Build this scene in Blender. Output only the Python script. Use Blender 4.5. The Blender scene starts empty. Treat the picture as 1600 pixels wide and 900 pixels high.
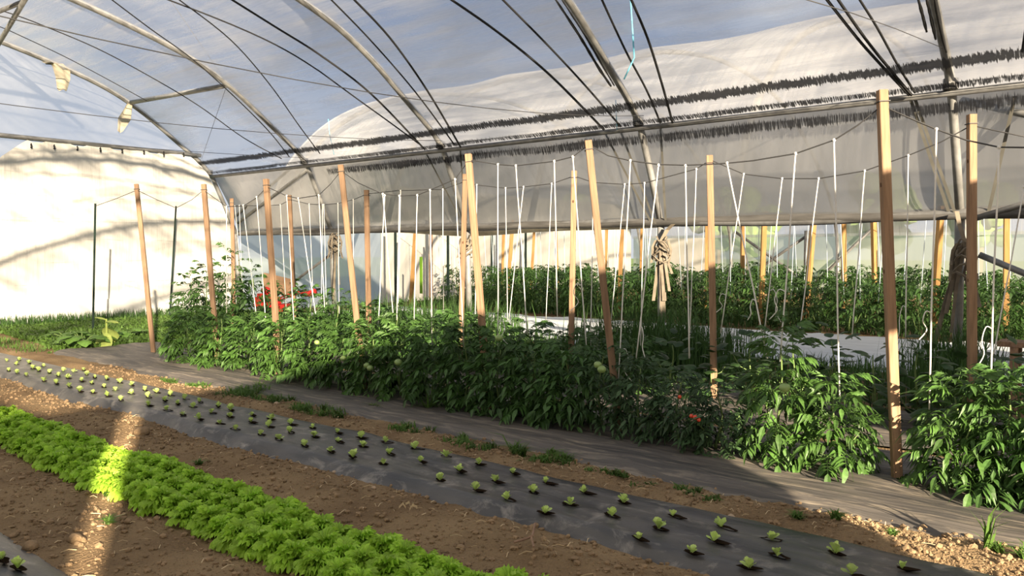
import bpy, math, random
import numpy as np
from mathutils import Vector, Matrix

S = bpy.context.scene
COL = S.collection
PI = math.pi
random.seed(7)
RNG = np.random.default_rng(11)

# ------------------------------------------------------------------ camera
F_PX, CAM_H = 1250.0, 1.4
HEAD = math.radians(50.26)          # heading, from +Y (along the tunnel) towards +X
PITCH = math.atan(57 / F_PX)        # looking slightly down
cam_d = bpy.data.cameras.new('camera'); cam = bpy.data.objects.new('camera', cam_d); COL.objects.link(cam)
cam_d.sensor_width = 36; cam_d.lens = F_PX / 1600 * 36; cam_d.clip_end = 500; cam_d.clip_start = 0.05
cam.location = (0, 0, CAM_H)
cam.rotation_euler = (PI / 2 - PITCH, 0, -HEAD)
S.camera = cam

# ------------------------------------------------------------------ sky
w = bpy.data.worlds.new('sky'); S.world = w; w.use_nodes = True
nt = w.node_tree; nt.nodes.clear()
def N(nt, t, **kw):
    n = nt.nodes.new(t)
    for k, v in kw.items(): setattr(n, k, v)
    return n
def ramp(nt, pts, interp='LINEAR'):
    r = N(nt, 'ShaderNodeValToRGB'); cr = r.color_ramp; cr.interpolation = interp
    while len(cr.elements) < len(pts): cr.elements.new(0.5)
    for e, (p, c) in zip(cr.elements, pts):
        e.position = p; e.color = (*c, 1) if len(c) == 3 else c
    return r
L = nt.links.new
tc = N(nt, 'ShaderNodeTexCoord'); sep = N(nt, 'ShaderNodeSeparateXYZ'); L(tc.outputs['Generated'], sep.inputs[0])
grad = ramp(nt, [(0.0, (0.50, 0.53, 0.56)), (0.10, (0.40, 0.45, 0.54)), (0.28, (0.20, 0.255, 0.37)), (0.7, (0.20, 0.26, 0.39))])
L(sep.outputs[2], grad.inputs[0])
mp = N(nt, 'ShaderNodeMapping'); mp.inputs['Scale'].default_value = (1.0, 1.0, 3.2); L(tc.outputs['Generated'], mp.inputs[0])
no = N(nt, 'ShaderNodeTexNoise'); no.inputs['Scale'].default_value = 2.3; no.inputs['Detail'].default_value = 6; no.inputs['Roughness'].default_value = 0.55
L(mp.outputs[0], no.inputs[0])
cm = ramp(nt, [(0.44, (0, 0, 0)), (0.66, (1, 1, 1))]); L(no.outputs[0], cm.inputs[0])
mx = N(nt, 'ShaderNodeMixRGB'); mx.inputs[2].default_value = (0.52, 0.54, 0.58, 1); L(cm.outputs[0], mx.inputs[0]); L(grad.outputs[0], mx.inputs[1])
bg = N(nt, 'ShaderNodeBackground'); bg.inputs['Strength'].default_value = 1.0; L(mx.outputs[0], bg.inputs[0])
wo = N(nt, 'ShaderNodeOutputWorld'); L(bg.outputs[0], wo.inputs[0])

# ------------------------------------------------------------------ sun (low, warm, from behind the camera)
AZ, EL = math.radians(28), math.radians(15.3)
sd = bpy.data.lights.new('sun', 'SUN'); sun = bpy.data.objects.new('sun', sd); COL.objects.link(sun)
sd.energy = 17.0; sd.color = (1.0, 0.83, 0.62); sd.angle = math.radians(0.6)
sun.rotation_euler = Vector((math.sin(AZ) * math.cos(EL), math.cos(AZ) * math.cos(EL), -math.sin(EL))).to_track_quat('-Z', 'Y').to_euler()
sun.location = (-8, -14, 8)

S.view_settings.view_transform = 'Standard'; S.view_settings.look = 'None'
S.view_settings.gamma = 1; S.view_settings.use_curve_mapping = False
S.view_settings.exposure = 0.4
S.cycles.transparent_max_bounces = 24
S.cycles.max_bounces = 8

# ------------------------------------------------------------------ turning photo points into points of the place
cF = Vector((math.sin(HEAD) * math.cos(PITCH), math.cos(HEAD) * math.cos(PITCH), -math.sin(PITCH)))
cR = Vector((math.cos(HEAD), -math.sin(HEAD), 0)); cU = cR.cross(cF)
CAMP = Vector((0, 0, CAM_H))
def ray(x, y): return cF + cR * ((x - 800) / F_PX) + cU * ((450 - y) / F_PX)
def onG(x, y, z=0.0):
    d = ray(x, y); return CAMP + d * ((z - CAM_H) / d.z)
def onX(x, y, X):
    d = ray(x, y); return CAMP + d * (X / d.x)
def onY(x, y, Y):
    d = ray(x, y); return CAMP + d * (Y / d.y)

# ------------------------------------------------------------------ materials
def mat(name, col, rough=0.7, var=0.0, vscale=6.0, stretch=(1, 1, 1), col2=None, bump=0.0, bscale=40.0, trans=0.0, metal=0.0, spec=0.3, rnd=0.0, coord='Object'):
    m = bpy.data.materials.new(name); m.use_nodes = True
    nt = m.node_tree; nt.nodes.clear(); L = nt.links.new
    out = N(nt, 'ShaderNodeOutputMaterial'); p = N(nt, 'ShaderNodeBsdfPrincipled')
    p.inputs['Roughness'].default_value = rough; p.inputs['Metallic'].default_value = metal
    p.inputs['Specular IOR Level'].default_value = spec
    p.inputs['Base Color'].default_value = (*col, 1)
    tc = N(nt, 'ShaderNodeTexCoord'); mp = N(nt, 'ShaderNodeMapping'); mp.inputs['Scale'].default_value = stretch
    L(tc.outputs[coord], mp.inputs[0])
    cout = None
    if var or col2:
        no = N(nt, 'ShaderNodeTexNoise'); no.inputs['Scale'].default_value = vscale; no.inputs['Detail'].default_value = 5
        L(mp.outputs[0], no.inputs[0])
        c2 = col2 or tuple(c * (1 - var) for c in col)
        c1 = col if col2 else tuple(min(1, c * (1 + var)) for c in col)
        r = ramp(nt, [(0.35, c1), (0.65, c2)]); L(no.outputs[0], r.inputs[0]); cout = r.outputs[0]
    if rnd:
        oi = N(nt, 'ShaderNodeObjectInfo'); hs = N(nt, 'ShaderNodeHueSaturation')
        mr = N(nt, 'ShaderNodeMapRange'); mr.inputs[3].default_value = 1 - rnd; mr.inputs[4].default_value = 1 + rnd
        L(oi.outputs['Random'], mr.inputs[0]); L(mr.outputs[0], hs.inputs['Value'])
        if cout: L(cout, hs.inputs['Color'])
        else: hs.inputs['Color'].default_value = (*col, 1)
        cout = hs.outputs[0]
    if cout: L(cout, p.inputs['Base Color'])
    if bump:
        n2 = N(nt, 'ShaderNodeTexNoise'); n2.inputs['Scale'].default_value = bscale; n2.inputs['Detail'].default_value = 6
        L(mp.outputs[0], n2.inputs[0])
        b = N(nt, 'ShaderNodeBump'); b.inputs['Strength'].default_value = bump; b.inputs['Distance'].default_value = 0.02
        L(n2.outputs[0], b.inputs['Height']); L(b.outputs[0], p.inputs['Normal'])
    if trans:
        t = N(nt, 'ShaderNodeBsdfTranslucent'); ms = N(nt, 'ShaderNodeMixShader'); ms.inputs[0].default_value = trans
        if cout: L(cout, t.inputs[0])
        else: t.inputs[0].default_value = (*col, 1)
        L(p.outputs[0], ms.inputs[1]); L(t.outputs[0], ms.inputs[2]); L(ms.outputs[0], out.inputs[0])
    else: L(p.outputs[0], out.inputs[0])
    return m

def film_mat(name, lo, hi, tint=(0.86, 0.87, 0.88), scale=(7, 0.5, 7), clear=(0.97, 0.97, 0.97), gloss=0.10, nscale=1.0, p0=0.40, p1=0.70, trl=0.5, hoops=0.0):
    """Translucent polythene: partly see-through, partly milky with stretched streaks."""
    m = bpy.data.materials.new(name); m.use_nodes = True
    nt = m.node_tree; nt.nodes.clear(); L = nt.links.new
    out = N(nt, 'ShaderNodeOutputMaterial')
    tc = N(nt, 'ShaderNodeTexCoord'); mp = N(nt, 'ShaderNodeMapping'); mp.inputs['Scale'].default_value = scale
    L(tc.outputs['Object'], mp.inputs[0])
    no = N(nt, 'ShaderNodeTexNoise'); no.inputs['Scale'].default_value = nscale; no.inputs['Detail'].default_value = 7; no.inputs['Roughness'].default_value = 0.62; no.inputs['Distortion'].default_value = 0.4
    L(mp.outputs[0], no.inputs[0])
    n3 = N(nt, 'ShaderNodeTexNoise'); n3.inputs['Scale'].default_value = 0.45; n3.inputs['Detail'].default_value = 3
    L(tc.outputs['Object'], n3.inputs[0])
    mm = N(nt, 'ShaderNodeMath', operation='MULTIPLY_ADD'); mm.inputs[1].default_value = 0.5
    L(n3.outputs[0], mm.inputs[0])
    ad = N(nt, 'ShaderNodeMath', operation='MULTIPLY'); ad.inputs[1].default_value = 0.5; L(no.outputs[0], ad.inputs[0]); L(ad.outputs[0], mm.inputs[2])
    mr = N(nt, 'ShaderNodeMapRange'); mr.inputs[1].default_value = p0; mr.inputs[2].default_value = p1; mr.inputs[3].default_value = lo; mr.inputs[4].default_value = hi
    L(mm.outputs[0], mr.inputs[0])
    hz = mr.outputs[0]
    if hoops:       # condensation keeps to the film that lies against the hoops (every 3.76 m along the tunnel)
        sy = N(nt, 'ShaderNodeSeparateXYZ'); L(tc.outputs['Object'], sy.inputs[0])
        a1 = N(nt, 'ShaderNodeMath', operation='SUBTRACT'); a1.inputs[1].default_value = 1.88; L(sy.outputs[1], a1.inputs[0])
        pp_ = N(nt, 'ShaderNodeMath', operation='PINGPONG'); pp_.inputs[1].default_value = 1.88; L(a1.outputs[0], pp_.inputs[0])
        m9 = N(nt, 'ShaderNodeMapRange', interpolation_type='SMOOTHSTEP'); m9.inputs[1].default_value = 0.05; m9.inputs[2].default_value = 0.95; m9.inputs[3].default_value = hoops; m9.inputs[4].default_value = 0; L(pp_.outputs[0], m9.inputs[0])
        m8 = N(nt, 'ShaderNodeMath', operation='MULTIPLY'); L(m9.outputs[0], m8.inputs[0]); L(no.outputs[0], m8.inputs[1])
        a2 = N(nt, 'ShaderNodeMath', operation='ADD', use_clamp=True); L(m8.outputs[0], a2.inputs[0]); L(hz, a2.inputs[1]); hz = a2.outputs[0]
    tr = N(nt, 'ShaderNodeBsdfTransparent'); tr.inputs[0].default_value = (*clear, 1)
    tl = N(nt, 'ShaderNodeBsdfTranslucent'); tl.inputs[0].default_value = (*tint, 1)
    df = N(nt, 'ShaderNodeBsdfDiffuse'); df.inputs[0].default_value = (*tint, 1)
    m1 = N(nt, 'ShaderNodeMixShader'); m1.inputs[0].default_value = 1 - trl; L(tl.outputs[0], m1.inputs[1]); L(df.outputs[0], m1.inputs[2])
    m2 = N(nt, 'ShaderNodeMixShader'); L(hz, m2.inputs[0]); L(tr.outputs[0], m2.inputs[1]); L(m1.outputs[0], m2.inputs[2])
    gl = N(nt, 'ShaderNodeBsdfGlossy'); gl.inputs['Roughness'].default_value = 0.22
    b = N(nt, 'ShaderNodeBump'); b.inputs['Strength'].default_value = 0.35; b.inputs['Distance'].default_value = 0.05; L(no.outputs[0], b.inputs['Height']); L(b.outputs[0], gl.inputs['Normal'])
    lw = N(nt, 'ShaderNodeFresnel'); lw.inputs[0].default_value = 1.35
    ml = N(nt, 'ShaderNodeMath', operation='MULTIPLY'); ml.inputs[1].default_value = gloss * 5; L(lw.outputs[0], ml.inputs[0])
    cl = N(nt, 'ShaderNodeMath', operation='MINIMUM'); cl.inputs[1].default_value = gloss * 3; L(ml.outputs[0], cl.inputs[0])
    m3 = N(nt, 'ShaderNodeMixShader'); L(cl.outputs[0], m3.inputs[0]); L(m2.outputs[0], m3.inputs[1]); L(gl.outputs[0], m3.inputs[2])
    L(m3.outputs[0], out.inputs[0])
    return m

def mildew_mat(name, fscale, cover):
    """Black mildew caught in a film overlap: a ragged alpha of fine drip lines (uv.y runs across the band)."""
    m = bpy.data.materials.new(name); m.use_nodes = True
    nt = m.node_tree; nt.nodes.clear(); L = nt.links.new
    out = N(nt, 'ShaderNodeOutputMaterial'); uv = N(nt, 'ShaderNodeUVMap'); mp = N(nt, 'ShaderNodeMapping'); mp.inputs['Scale'].default_value = fscale
    L(uv.outputs[0], mp.inputs[0])
    no = N(nt, 'ShaderNodeTexNoise'); no.inputs['Scale'].default_value = 1; no.inputs['Detail'].default_value = 4; L(mp.outputs[0], no.inputs[0])
    n2 = N(nt, 'ShaderNodeTexNoise'); n2.inputs['Scale'].default_value = 0.8; n2.inputs['Detail'].default_value = 2; L(uv.outputs[0], n2.inputs[0])
    sx = N(nt, 'ShaderNodeSeparateXYZ'); L(uv.outputs[0], sx.inputs[0])
    r = ramp(nt, [(0.0, (0, 0, 0)), (0.35, (1, 1, 1)), (0.6, (1, 1, 1)), (1.0, (0, 0, 0))]); L(sx.outputs[1], r.inputs[0])
    a = N(nt, 'ShaderNodeMath', operation='MULTIPLY_ADD'); a.inputs[1].default_value = 0.55; L(r.outputs[0], a.inputs[0]); L(no.outputs[0], a.inputs[2])
    a2 = N(nt, 'ShaderNodeMath', operation='MULTIPLY_ADD'); a2.inputs[1].default_value = 0.5; L(n2.outputs[0], a2.inputs[0]); L(a.outputs[0], a2.inputs[2])
    st = N(nt, 'ShaderNodeMapRange'); st.inputs[1].default_value = 1.22 - cover; st.inputs[2].default_value = 1.34 - cover; st.inputs[4].default_value = 0.93; L(a2.outputs[0], st.inputs[0])
    tr = N(nt, 'ShaderNodeBsdfTransparent'); df = N(nt, 'ShaderNodeBsdfDiffuse'); df.inputs[0].default_value = (0.02, 0.021, 0.024, 1)
    ms = N(nt, 'ShaderNodeMixShader'); L(st.outputs[0], ms.inputs[0]); L(tr.outputs[0], ms.inputs[1]); L(df.outputs[0], ms.inputs[2]); L(ms.outputs[0], out.inputs[0])
    return m

M = {}
M['soil'] = mat('soil', (0.275, 0.195, 0.108), 0.95, col2=(0.175, 0.118, 0.066), vscale=1.7, bump=1.0, bscale=60, spec=0.05)
M['clod'] = mat('clod', (0.245, 0.17, 0.098), 0.95, var=0.25, vscale=9, bump=0.6, bscale=60, spec=0.1)
M['stone'] = mat('stone', (0.36, 0.27, 0.18), 0.9, var=0.2, vscale=12, bump=0.4, bscale=50)
M['straw'] = mat('straw', (0.55, 0.43, 0.26), 0.8)
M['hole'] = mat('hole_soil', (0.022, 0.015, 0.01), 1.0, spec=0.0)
M['mulch'] = mat('black_mulch', (0.022, 0.023, 0.024), 0.42, col2=(0.085, 0.08, 0.072), vscale=2.2, stretch=(3.2, 0.8, 1), bump=0.35, bscale=7, spec=0.5)
def dust(m, c, lo, hi, sc, st, amt):
    nt = m.node_tree; p = next(n for n in nt.nodes if n.type == 'BSDF_PRINCIPLED'); L = nt.links.new
    tc = N(nt, 'ShaderNodeTexCoord'); mp = N(nt, 'ShaderNodeMapping'); mp.inputs['Scale'].default_value = st; L(tc.outputs['Object'], mp.inputs[0])
    no = N(nt, 'ShaderNodeTexNoise'); no.inputs['Scale'].default_value = sc; no.inputs['Detail'].default_value = 8; no.inputs['Roughness'].default_value = .7; no.inputs['Distortion'].default_value = .6; L(mp.outputs[0], no.inputs[0])
    r = N(nt, 'ShaderNodeMapRange'); r.inputs[1].default_value = lo; r.inputs[2].default_value = hi; r.inputs[4].default_value = amt; L(no.outputs[0], r.inputs[0])
    mx = N(nt, 'ShaderNodeMixRGB'); mx.inputs[2].default_value = (*c, 1); L(r.outputs[0], mx.inputs[0]); L(p.inputs['Base Color'].links[0].from_socket, mx.inputs[1]); L(mx.outputs[0], p.inputs['Base Color'])
dust(M['mulch'], (.30, .275, .235), .53, .72, 5, (1.6, 1, 1), .8)
M['fabric'] = mat('woven_mulch', (0.055, 0.052, 0.048), 0.6, col2=(0.13, 0.115, 0.098), vscale=1.6, stretch=(7, 0.4, 1), bump=0.7, bscale=5, spec=0.35)
dust(M['fabric'], (.32, .27, .20), .50, .70, 3, (6, .8, 1), .75)
M['fleece'] = mat('fleece', (0.47, 0.50, 0.52), 0.85, var=0.08, vscale=2, stretch=(4, 0.6, 1), bump=0.4, bscale=5)
M['steel'] = mat('galvanised_steel', (0.22, 0.22, 0.21), 0.5, var=0.25, vscale=7, metal=0.2, spec=0.5)
M['dsteel'] = mat('dull_steel', (0.14, 0.14, 0.135), 0.55, var=0.25, vscale=7, metal=0.2, spec=0.5)
M['wood'] = mat('spruce_wood', (0.29, 0.185, 0.11), 0.85, col2=(0.19, 0.118, 0.07), vscale=3, stretch=(14, 14, 1.1), bump=0.2, bscale=6, rnd=0.22)
M['ywood'] = mat('fresh_pine', (0.43, 0.25, 0.09), 0.75, col2=(0.34, 0.19, 0.065), vscale=3, stretch=(14, 14, 1.1), rnd=0.15)
M['gwood'] = mat('weathered_wood', (0.30, 0.19, 0.12), 0.85, col2=(0.20, 0.125, 0.08), vscale=3, stretch=(3, 14, 8))
M['knot'] = mat('wood_knot', (0.10, 0.05, 0.025), 0.8)
M['dpost'] = mat('dark_green_post', (0.018, 0.032, 0.026), 0.45)
M['rope'] = mat('black_rope', (0.02, 0.02, 0.02), 0.7)
M['grope'] = mat('grey_strap', (0.13, 0.125, 0.105), 0.75, var=0.15, vscale=5)
M['strap'] = mat('faded_strap', (0.16, 0.135, 0.10), 0.8, var=0.2, vscale=9)
M['wire'] = mat('wire', (0.055, 0.055, 0.055), 0.6)
M['string'] = mat('white_twine', (0.80, 0.79, 0.74), 0.8, trans=0.2)
M['bstring'] = mat('pale_twine', (0.55, 0.64, 0.68), 0.8)
M['blue'] = mat('blue_twine', (0.16, 0.52, 0.68), 0.7)
M['tarp'] = None
M['bar_film'] = mat('dark_grey_film', (0.085, 0.082, 0.076), 0.6, var=0.35, vscale=3, stretch=(1, .5, 4), bump=0.4, bscale=6)  # dark grey base, tone mottled at random
M['grass'] = mat('grass', (0.085, 0.16, 0.03), 0.6, var=0.35, vscale=2.5, trans=0.35)
M['dgrass'] = mat('tall_grass', (0.05, 0.11, 0.026), 0.6, var=0.3, vscale=2.0, trans=0.3)
M['field'] = mat('field_grass', (0.16, 0.24, 0.07), 0.9, var=0.25, vscale=0.3)
M['tleaf'] = mat('tomato_leaf', (0.062, 0.135, 0.026), 0.48, var=0.25, vscale=6, trans=0.28, rnd=0.35, spec=0.45)
M['tleaf2'] = mat('tomato_leaf_dark', (0.050, 0.115, 0.024), 0.5, var=0.25, vscale=6, trans=0.26, rnd=0.35, spec=0.4)
M['cleaf'] = mat('cherry_leaf', (0.045, 0.09, 0.032), 0.5, var=0.25, vscale=6, trans=0.25, rnd=0.3, spec=0.4)
M['broad'] = mat('broad_leaf', (0.036, 0.078, 0.022), 0.45, var=0.2, vscale=5, trans=0.28, rnd=0.35, spec=0.5)
M['stem'] = mat('green_stem', (0.12, 0.18, 0.055), 0.6)
M['green_fruit'] = mat('unripe_fruit', (0.22, 0.32, 0.10), 0.35, spec=0.5)
M['red_fruit'] = mat('ripe_fruit', (0.60, 0.06, 0.025), 0.25, spec=0.5)
M['lettuce'] = mat('lettuce_leaf', (0.46, 0.70, 0.08), 0.42, col2=(0.33, 0.58, 0.05), vscale=14, trans=0.40, rnd=0.2, spec=0.35)
M['seedling'] = mat('seedling_leaf', (0.52, 0.66, 0.20), 0.45, var=0.2, vscale=20, trans=0.35, rnd=0.3)
M['squash'] = mat('squash_leaf', (0.13, 0.25, 0.05), 0.6, var=0.2, vscale=8, trans=0.35, rnd=0.2)
M['yellowing'] = mat('yellowing_leaf', (0.34, 0.42, 0.11), 0.6, var=0.15, vscale=8, trans=0.35)
M['red_paint'] = mat('red_paint', (0.36, 0.018, 0.015), 0.45, var=0.25, vscale=6)
M['black_rubber'] = mat('black_rubber', (0.02, 0.02, 0.02), 0.7)
M['brown_board'] = mat('brown_board', (0.35, 0.22, 0.13), 0.8, var=0.2, vscale=5)
M['torn'] = mat('torn_film', (0.50, 0.45, 0.34), 0.7, var=0.2, vscale=5, trans=0.4)
M['green_tape'] = mat('green_tape', (0.16, 0.34, 0.03), 0.6)

def tarp_mat():
    m = mat('white_tarpaulin', (0.66, 0.635, 0.575), 0.8, var=0.08, vscale=1.2, trans=0.25)
    nt = m.node_tree; L = nt.links.new
    p = next(n for n in nt.nodes if n.type == 'BSDF_PRINCIPLED')
    tc = N(nt, 'ShaderNodeTexCoord'); mp = N(nt, 'ShaderNodeMapping'); mp.inputs['Scale'].default_value = (6, 1, 0.6); L(tc.outputs['Object'], mp.inputs[0])
    no = N(nt, 'ShaderNodeTexNoise'); no.inputs['Scale'].default_value = 1.5; no.inputs['Detail'].default_value = 5; L(mp.outputs[0], no.inputs[0])
    b = N(nt, 'ShaderNodeBump'); b.inputs['Strength'].default_value = 0.5; b.inputs['Distance'].default_value = 0.06; L(no.outputs[0], b.inputs['Height']); L(b.outputs[0], p.inputs['Normal'])
    # thin grey thread lines at even heights, broken up, and faint green-grey smears low down
    sx = N(nt, 'ShaderNodeSeparateXYZ'); L(tc.outputs['Object'], sx.inputs[0])
    n5 = N(nt, 'ShaderNodeTexNoise'); n5.inputs['Scale'].default_value = 0.9; L(tc.outputs['Object'], n5.inputs[0])
    zz = N(nt, 'ShaderNodeMath', operation='MULTIPLY_ADD'); zz.inputs[1].default_value = 0.12; L(n5.outputs[0], zz.inputs[0]); L(sx.outputs[2], zz.inputs[2])
    md = N(nt, 'ShaderNodeMath', operation='PINGPONG'); md.inputs[1].default_value = 0.21; L(zz.outputs[0], md.inputs[0])
    lt = N(nt, 'ShaderNodeMath', operation='LESS_THAN'); lt.inputs[1].default_value = 0.008; L(md.outputs[0], lt.inputs[0])
    n4 = N(nt, 'ShaderNodeTexNoise'); n4.inputs['Scale'].default_value = 3.0; n4.inputs['Detail'].default_value = 4; L(tc.outputs['Object'], n4.inputs[0])
    gt = N(nt, 'ShaderNodeMapRange'); gt.inputs[1].default_value = 0.46; gt.inputs[2].default_value = 0.60; gt.inputs[4].default_value = 0.55; L(n4.outputs[0], gt.inputs[0])
    ml = N(nt, 'ShaderNodeMath', operation='MULTIPLY'); L(lt.outputs[0], ml.inputs[0]); L(gt.outputs[0], ml.inputs[1])
    ml2 = N(nt, 'ShaderNodeMath', operation='MULTIPLY'); ml2.inputs[1].default_value = 1.0; L(ml.outputs[0], ml2.inputs[0])
    old = p.inputs['Base Color'].links[0].from_socket
    mx = N(nt, 'ShaderNodeMixRGB'); mx.inputs[2].default_value = (0.34, 0.33, 0.29, 1); L(ml2.outputs[0], mx.inputs[0]); L(old, mx.inputs[1])
    L(mx.outputs[0], p.inputs['Base Color'])
    return m
M['tarp'] = tarp_mat()
M['tarp2'] = mat('white_tarpaulin_old', (0.70, 0.68, 0.61), 0.8, var=0.08, vscale=1.5, stretch=(5, 1, 0.6), trans=0.35, bump=0.4, bscale=3)
M['skirt'] = mat('tarpaulin_skirt', (0.62, 0.63, 0.62), 0.8, var=0.08, vscale=2, trans=0.3, bump=0.3, bscale=6)
M['roof'] = film_mat('roof_film', 0.12, 0.80, tint=(.84,.85,.87), scale=(6, 0.40, 6), p0=.42, p1=.64, hoops=.38)
M['roof2'] = film_mat('neighbour_film', 0.34, 0.72, tint=(.70,.705,.71), scale=(0.7, 7, 0.7), gloss=0.05, p0=.40, p1=.62)
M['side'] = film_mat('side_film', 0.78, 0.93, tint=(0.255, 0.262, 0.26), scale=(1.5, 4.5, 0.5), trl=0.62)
M['gable'] = film_mat('gable_film', 0.06, 0.22, scale=(2, 1, 2), gloss=0.04)
M['milky'] = film_mat('milky_blue_film', 0.80, 0.92, tint=(0.62, 0.70, 0.76), scale=(4, 1, 0.7), trl=0.7)
M['greenish'] = film_mat('greenish_film', 0.74, 0.92, tint=(0.70, 0.76, 0.66), scale=(1, 2, 0.5), trl=0.75)
M['mildew'] = mildew_mat('mildew', (70, 2.2, 1), 0.16)
M['mildew2'] = mildew_mat('mildew_light', (85, 1.6, 1), 0.07)

# ------------------------------------------------------------------ mesh helpers
def me(name, V, Fc, m=None, smooth=False):
    d = bpy.data.meshes.new(name); d.from_pydata([tuple(v) for v in V], [], [tuple(f) for f in Fc])
    if m: d.materials.append(M[m] if isinstance(m, str) else m)
    if smooth: d.polygons.foreach_set('use_smooth', [len(p.vertices) <= 4 for p in d.polygons])
    d.update(); return d
def ob(name, data, parent=None, loc=None, rot=None, scale=None):
    o = bpy.data.objects.new(name, data); COL.objects.link(o)
    if parent: o.parent = parent
    if loc is not None: o.location = loc
    if rot is not None: o.rotation_euler = rot
    if scale is not None: o.scale = (scale,) * 3 if isinstance(scale, (int, float)) else scale
    return o
def tag(o, label=None, cat=None, group=None, kind=None):
    if label: o['label'] = label
    if cat: o['category'] = cat
    if group: o['group'] = group
    if kind: o['kind'] = kind
    return o
def empty(name, loc, label, cat, group=None, rz=0):
    o = ob(name, None, None, loc, (0, 0, rz)); o.empty_display_size = 0.1
    return tag(o, label, cat, group)
class MB:
    def __init__(s): s.V = []; s.F = []
    def add(s, V, Fc):
        n = len(s.V); s.V.extend([tuple(v) for v in V]); s.F.extend([tuple(i + n for i in f) for f in Fc]); return s
    def box(s, c, size, rot=None):
        x, y, z = [k / 2 for k in size]; vs = [Vector((a * x, b * y, d * z)) for a in (-1, 1) for b in (-1, 1) for d in (-1, 1)]
        if rot: vs = [rot @ v for v in vs]
        return s.add([v + Vector(c) for v in vs], [(0, 1, 3, 2), (4, 6, 7, 5), (0, 4, 5, 1), (2, 3, 7, 6), (0, 2, 6, 4), (1, 5, 7, 3)])
    def tube(s, pts, r, n=6, caps=True):
        pts = [Vector(p) for p in pts]; m = len(pts); rs = r if isinstance(r, (list, tuple)) else [r] * m
        V, up = [], None
        for i, p in enumerate(pts):
            t = (pts[min(i + 1, m - 1)] - pts[max(i - 1, 0)])
            t = t.normalized() if t.length > 1e-9 else Vector((0, 0, 1))
            if up is None: up = Vector((0, 0, 1)) if abs(t.z) < 0.9 else Vector((1, 0, 0))
            a = t.cross(up); a = a.normalized() if a.length > 1e-6 else t.orthogonal().normalized()
            b = a.cross(t); up = b
            for k in range(n):
                q = 2 * PI * k / n; V.append(p + (a * math.cos(q) + b * math.sin(q)) * rs[i])
        Fc = [(i * n + k, i * n + (k + 1) % n, (i + 1) * n + (k + 1) % n, (i + 1) * n + k) for i in range(m - 1) for k in range(n)]
        if caps: Fc += [tuple(range(n - 1, -1, -1)), tuple((m - 1) * n + k for k in range(n))]
        return s.add(V, Fc)
    def ribbon(s, pts, wdir, wd):
        pts = [Vector(p) for p in pts]; h = Vector(wdir) * (wd / 2); V = []
        for p in pts: V += [p - h, p + h]
        return s.add(V, [(2 * i, 2 * i + 1, 2 * i + 3, 2 * i + 2) for i in range(len(pts) - 1)])
    def ball(s, c, r, n=8, m=6, sq=(1, 1, 1)):
        V = [(c[0], c[1], c[2] + r * sq[2])]
        for i in range(1, m):
            t = PI * i / m
            for k in range(n):
                q = 2 * PI * k / n; V.append((c[0] + r * sq[0] * math.sin(t) * math.cos(q), c[1] + r * sq[1] * math.sin(t) * math.sin(q), c[2] + r * sq[2] * math.cos(t)))
        V.append((c[0], c[1], c[2] - r * sq[2])); e = len(V) - 1
        Fc = [(0, 1 + k, 1 + (k + 1) % n) for k in range(n)]
        for i in range(m - 2):
            for k in range(n): Fc.append((1 + i * n + k, 1 + (i + 1) * n + k, 1 + (i + 1) * n + (k + 1) % n, 1 + i * n + (k + 1) % n))
        Fc += [(e, 1 + (m - 2) * n + (k + 1) % n, 1 + (m - 2) * n + k) for k in range(n)]
        return s.add(V, Fc)
    def mesh(s, name, m, smooth=False): return me(name, s.V, s.F, m, smooth)
    def build(s, name, m, parent=None, smooth=False, **kw): return ob(name, s.mesh(name, m, smooth), parent, **kw)
def grid(us, vs, fn):
    """Vertices fn(u, v) over a grid; returns V, F."""
    nu, nv = len(us), len(vs); V = [fn(u, v) for u in us for v in vs]
    return V, [(i * nv + j, (i + 1) * nv + j, (i + 1) * nv + j + 1, i * nv + j + 1) for i in range(nu - 1) for j in range(nv - 1)]
_T = np.random.default_rng(3).random((256, 256))
def vnoise(x, y):
    x = np.asarray(x, float); y = np.asarray(y, float); xi = np.floor(x).astype(int); yi = np.floor(y).astype(int); fx = x - xi; fy = y - yi
    fx = fx * fx * (3 - 2 * fx); fy = fy * fy * (3 - 2 * fy)
    t = lambda a, b: _T[a & 255, b & 255]
    return (t(xi, yi) * (1 - fx) + t(xi + 1, yi) * fx) * (1 - fy) + (t(xi, yi + 1) * (1 - fx) + t(xi + 1, yi + 1) * fx) * fy - 0.5
def fbm(x, y, o=4):
    s, a = 0, 1.0
    for i in range(o): s = s + a * vnoise(np.asarray(x) * 2 ** i + 17 * i, np.asarray(y) * 2 ** i + 5 * i); a *= 0.5
    return s
ONES = 'first second third fourth fifth sixth seventh eighth ninth tenth eleventh twelfth thirteenth fourteenth fifteenth sixteenth seventeenth eighteenth nineteenth'.split()
TENS = {2: ('twenty', 'twentieth'), 3: ('thirty', 'thirtieth'), 4: ('forty', 'fortieth'), 5: ('fifty', 'fiftieth'), 6: ('sixty', 'sixtieth')}
def nth(i):
    i += 1
    if i < 20: return ONES[i - 1]
    t, r = divmod(i, 10); return TENS[t][1] if r == 0 else TENS[t][0] + '-' + ONES[r - 1]

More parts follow.
